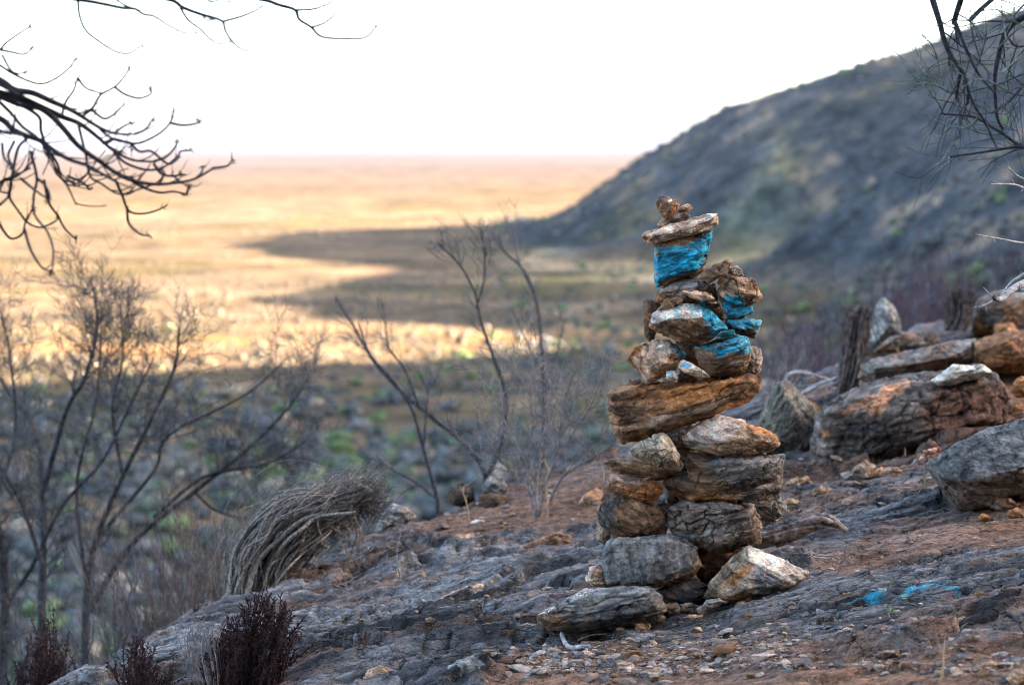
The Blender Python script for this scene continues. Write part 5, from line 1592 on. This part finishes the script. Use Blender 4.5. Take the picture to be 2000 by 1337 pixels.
# --- dark rust dead shrubs at the lower left
def rust_shrub(label, x0, x1, base_y, tops, n, Yq, seed, group='dead rust coloured shrubs', leaf=.010, lean=.1):
    T = Tubes(seed)
    r = T.r
    for _ in range(n):
        t = r.uniform()
        xt = np.interp(t, np.linspace(0, 1, len(tops)), [q[0] for q in tops]) + r.normal() * 13
        yt = np.interp(t, np.linspace(0, 1, len(tops)), [q[1] for q in tops])
        yt = yt + abs(r.normal()) * (base_y - yt) * .36
        xb = np.interp(t, [0, 1], [x0, x1]) * .6 + (x0 + x1) / 2 * .4
        y0 = Yq + r.uniform(-.1, .1)
        p = np.array([P(xb, base_y, y0), P(xb * .6 + xt * .4 + r.normal() * 8, base_y * .6 + yt * .4, y0 + r.normal() * .02), P(xb * .2 + xt * .8 + r.normal() * 8, base_y * .25 + yt * .75, y0 + r.normal() * .03), P(xt + r.normal() * 10 + 6, yt + abs(r.normal()) * 6, y0 + r.normal() * .04)])
        p = smooth(p, 7)
        T.tube(p, np.linspace(.0024, .0011, len(p)), 4)
        for i in range(3, len(p)):
            for _k in range(3):
                d = (p[i] - p[i - 1])
                d = d / np.linalg.norm(d) * .7 + r.normal(size=3) * .55
                T.quad(p[i] + (p[i - 1] - p[i]) * r.uniform(), d, leaf * r.uniform(.6, 1.5), leaf * .17)
    g = T.build('dead_shrub', M_RUST)
    tag(g, label, 'shrub', group)


rust_shrub('dark rust shrub with pale stems, tallest before the grey tussock', 400, 545, 1420, [(405, 1250), (450, 1190), (480, 1162), (508, 1148), (545, 1162), (560, 1190)], 150, 5.45, 101, leaf=.0135)
rust_shrub('narrow dark rust shrub left of the tallest rust shrub', 245, 335, 1420, [(225, 1240), (262, 1228), (265, 1250), (290, 1250), (318, 1300), (345, 1310)], 80, 5.6, 102)
rust_shrub('blurred dark rust shrub nearest the lower left corner', 30, 130, 1500, [(25, 1300), (60, 1230), (92, 1185), (110, 1230), (125, 1290)], 130, 6.6, 103, leaf=.014)
rust_shrub('tiny dark sprig on the rock right of the tallest rust shrub', 565, 590, 1290, [(558, 1268), (580, 1262), (596, 1275)], 8, 5.75, 104, leaf=.008)
T = Tubes(105)
for _ in range(46):
    x = T.r.uniform(370, 430)
    p = px_path([(430 + T.r.normal() * 12, 1410), (x, 1300 + T.r.normal() * 20), (x + T.r.normal() * 12 - 8, 1235 + T.r.normal() * 18), (x + T.r.normal() * 22 + 15, 1220 + T.r.normal() * 14)], 5.4 + T.r.normal() * .04)
    T.tube(p, np.linspace(.0013, .0006, len(p)), 4)
tag(T.build('dry_grass_tuft', M_PALE), 'wispy tuft of pale curled stems against the tallest rust shrub', 'grass tuft')

# --- fibrous stumps standing on the ridge at the right
def stump(label, outline, Yq, mat, seed, n=150):
    T = Tubes(seed)
    r = T.r
    (xa, xb, ya), (xc, xd, yb_) = outline
    for _ in range(n):
        t = r.uniform()
        y0 = Yq + r.normal() * .04
        x0_, x1_ = xa + (xb - xa) * t, xc + (xd - xc) * t
        y1_ = yb_ + abs(r.normal()) * (ya - yb_) * .12
        p = np.array([P(x0_, ya, y0), P(x0_ * .6 + x1_ * .4 + r.normal() * 4 + 3, ya * .6 + y1_ * .4, y0), P(x0_ * .25 + x1_ * .75 + r.normal() * 4, ya * .25 + y1_ * .75, y0), P(x1_ + r.normal() * 3, y1_, y0)])
        p = smooth(p, 4)
        T.tube(p, np.linspace(.0055, .003, len(p)), 5)
        for i in range(1, len(p)):
            for _k in range(3):
                d = p[i] - p[i - 1]
                d = d / np.linalg.norm(d) * .6 + r.normal(size=3) * .6
                d2 = d + r.normal(size=3) * .5
                L_ = r.uniform(.006, .013)
                T.tube([p[i], p[i] + d * L_, p[i] + (d + d2) * L_], [.0018, .0014, .0006], 3)
    tag(T.build('plant_stump', mat), label, 'stump', 'fibrous plant stumps on the ridge')


stump('tall shaggy brown plant stump leaning beside the pointed grey stone', ((1636, 1664, 772), (1655, 1697, 605)), 8.6, M_BROWNST, 111, 190)
stump('blurred shaggy brown stump on the skyline right of the purple bush', ((1845, 1885, 645), (1855, 1905, 570)), 9.5, M_BROWNST, 112, 120)

# --- weathered wood
def plank(name, label, pts, Yq, r, mat, cat='wood', strand=12, twist=2.5):
    """Weathered wood: a bundle of flattened strands twisted round a crooked axis."""
    T = Tubes(int(r * 9e4))
    p = px_path(pts, Yq, Yq, n=8)
    m = len(p)
    u = np.linspace(0, 1, m)
    for j in range(strand):
        ph = j * 2.4 + twist * u + T.r.normal() * .3
        off = r * (.35 + .45 * (j % 3) / 2) * (1 - .8 * u ** 3)
        wob = 1 + .35 * np.sin(u * T.r.uniform(3, 9) + T.r.uniform(0, 6))
        q = p + np.stack([.25 * np.cos(ph), np.cos(ph), np.sin(ph)], -1) * (off * wob)[:, None]
        a, b_ = sorted((T.r.uniform(0, .25), T.r.uniform(.7, 1.0)))
        sel = slice(int(a * m), max(int(b_ * m), int(a * m) + 4))
        q = q[sel]
        T.tube(q, r * T.r.uniform(.25, .55) * np.sin(np.linspace(.35, 2.95, len(q))) ** .6, 7)
    T.tube(p, r * .6 * np.linspace(1, .6, m), 7)
    tag(T.build(name, mat), label, cat)


plank('driftwood', 'twisted weathered root wood lying right of the cairn base', [(1470, 1068), (1510, 1052), (1560, 1032), (1600, 1020), (1630, 1022), (1652, 1035)], 5.75, .024, M_WOOD, strand=16)
plank('dead_branch', 'pale split branch lying slanted behind the big dark boulder', [(1554, 776), (1590, 756), (1636, 735)], 8.1, .011, M_BLEACH)
plank('dead_branch', 'bent bleached branch lying above the pale split branch', [(1532, 748), (1540, 732), (1570, 728), (1625, 742)], 8.2, .009, M_BLEACH)
T = Tubes(121)
g1, g2, g3, g4, g5 = hit(1138, 1232), hit(1120, 1256), hit(1097, 1262), hit(1112, 1274), hit(1152, 1272)
pth = smooth([g1 + [0, 0, .02], g2 + [0, 0, .008], g3 + [0, 0, .008], g4 + [0, 0, .006], g5 + [0, 0, .006]], 6)
T.tube(pth, np.linspace(.003, .0075, len(pth)) * np.concatenate([np.ones(len(pth) - 4), [.95, .8, .5, .2]]), 8)
gg = hit(1185, 1243)
T.tube(smooth([g2 + [0, 0, .01], (g2 + gg) / 2 + [0, 0, .015], gg + [0, 0, .006]], 5), np.linspace(.003, .0015, 11), 6)
tag(T.build('dead_root', M_BLEACH), 'pale hooked dead root on the rock before the long dark slab', 'root')
T = Tubes(122)
for a_, b_, c_ in (((1960, 1180), (1952, 1215), (1962, 1240)), ((1962, 1235), (1975, 1255), (2010, 1275)), ((1978, 1168), (1960, 1190), (1955, 1210)), ((1965, 1240), (1990, 1225), (2020, 1235)), ((1955, 1175), (1985, 1165), (2020, 1170)), ((1990, 1260), (2005, 1230), (2030, 1220))):
    q = [hit(*x) + [0, 0, .012 + .02 * T.r.uniform()] for x in (a_, b_, c_)]
    T.tube(smooth(q, 5), np.linspace(.004, .002, 11), 6)
tag(T.build('charred_twig', M_DARKBARK), 'charred black twig lying on the rock at the right edge', 'twig')
T = Tubes(123)
for _ in range(60):
    a = hit(T.r.uniform(655, 740), T.r.normal(1182, 9))
    d = T.r.normal(size=3) * [.06, .05, .012]
    T.tube([a + [0, 0, .008], a + d * .5 + [0, 0, .015 + abs(d[2])], a + d + [0, 0, .008]], [.0016, .0013, .0007], 4)
tag(T.build('twig_litter', M_PALE), 'flat tangle of pale broken twigs on the rock below the tussock', 'twigs')

# --- broken twigs and dead leaves lying about: nobody could count them
T = Tubes(131)
pr2 = np.random.default_rng(77)
for _ in range(620):
    x_, y_ = pr2.uniform(650, 2050), pr2.uniform(960, 1340)
    b_ = (y_ - 285) / F
    a_ = (x_ - 1000) / F
    Y_ = 1.354 / max(b_ + .2 * a_, .05)
    if not 3.8 < Y_ < 8.5:
        continue
    T.V.append(np.array([[a_ * Y_, Y_]]))
xy = np.concatenate(T.V)
T.V = []
zz_ = ground_parts(xy[:, 0], xy[:, 1])[0]
for (x_, y_), z_ in zip(xy, zz_):
    d = np.array([pr2.normal(), pr2.normal() * .7, pr2.normal() * .12]) * pr2.uniform(.008, .028)
    p = np.array([x_, y_, z_ + .004])
    r_ = pr2.uniform(.0006, .0014)
    T.tube([p - d, p + [0, 0, .003], p + d + pr2.normal(size=3) * .003], [r_, r_, r_ * .5], 4)
tag(T.build('leaf_litter', M_LITTER), 'broken straw and dead twigs littering the rocky ground', 'litter', kind='stuff')

# --- single dry stalks
for lb, pts, rad, mt in (
        ('straw coloured grass stalk before the huge dark boulder', [(1769, 900), (1768, 860), (1776, 820), (1786, 790)], .0030, M_STRAW),
        ('short straw stalk standing above the huge dark boulder', [(1766, 728), (1760, 700), (1753, 685), (1742, 669)], .0028, M_STRAW),
        ('short dry stalk at the foot of the shaggy stump', [(1681, 758), (1680, 735), (1679, 718)], .003, M_STRAW),
        ('thin straw stalk on the slab below the big boulder', [(1787, 980), (1795, 960), (1808, 940)], .0022, M_STRAW),
        ('upright straw stalk in the soil right of the pale twiggy bush', [(1068, 1022), (1070, 980), (1066, 940), (1072, 918), (1066, 905)], .0030, M_STRAW),
        ('bent straw stalk close against the left side of the cairn', [(1166, 1005), (1172, 970), (1180, 930), (1174, 900)], .0026, M_STRAW),
        ('stalk with pale tip on the soil near the blue grey block', [(918, 1018), (912, 985), (904, 955), (912, 945)], .0028, M_STRAW),
        ('pink forked dry stem rising from the rock below the round grey stone', [(787, 1150), (778, 1110), (775, 1075), (783, 1040)], .0030, M_PALE),
        ('blurred straw tuft at the bottom edge near the right corner', [(1836, 1340), (1842, 1300), (1843, 1262)], .0030, M_STRAW)):
    T = Tubes(int(pts[0][0]))
    b = hit(*pts[0])
    ys = b[1]
    p = px_path(pts, ys, ys + .02, n=6)
    p[0] = b - [0, 0, .01]
    T.tube(p, np.linspace(rad, rad * .45, len(p)), 6)
    sprout(T, p, np.linspace(rad, rad * .5, len(p)) * .7, 4, .05, .45, (0, 0, .4), 1, .35, 4, .3, minr=.0008)
    tag(T.build('dry_stalk', mt), lb, 'stalk', 'single dry stalks')

# ------------------------------------------------------------------ haze over the plain
hm, n, l, b = new_mat('haze')
n.remove(b)
pv = n.new('ShaderNodeVolumePrincipled')
pv.inputs['Color'].default_value = (0.185, 0.215, 0.29, 1)
pv.inputs['Density'].default_value = 4.5e-5
pv.inputs['Anisotropy'].default_value = 0.0
l.new(pv.outputs[0], n['Material Output'].inputs['Volume'])
bm = bmesh.new()
bmesh.ops.create_cube(bm, size=1)
me = bpy.data.meshes.new('haze')
bm.to_mesh(me)
bm.free()
me.materials.append(hm)
o = link('haze', me, loc=(0, 29700, 60))
o.scale = (124000, 66000, 212)
tag(o, kind='stuff')
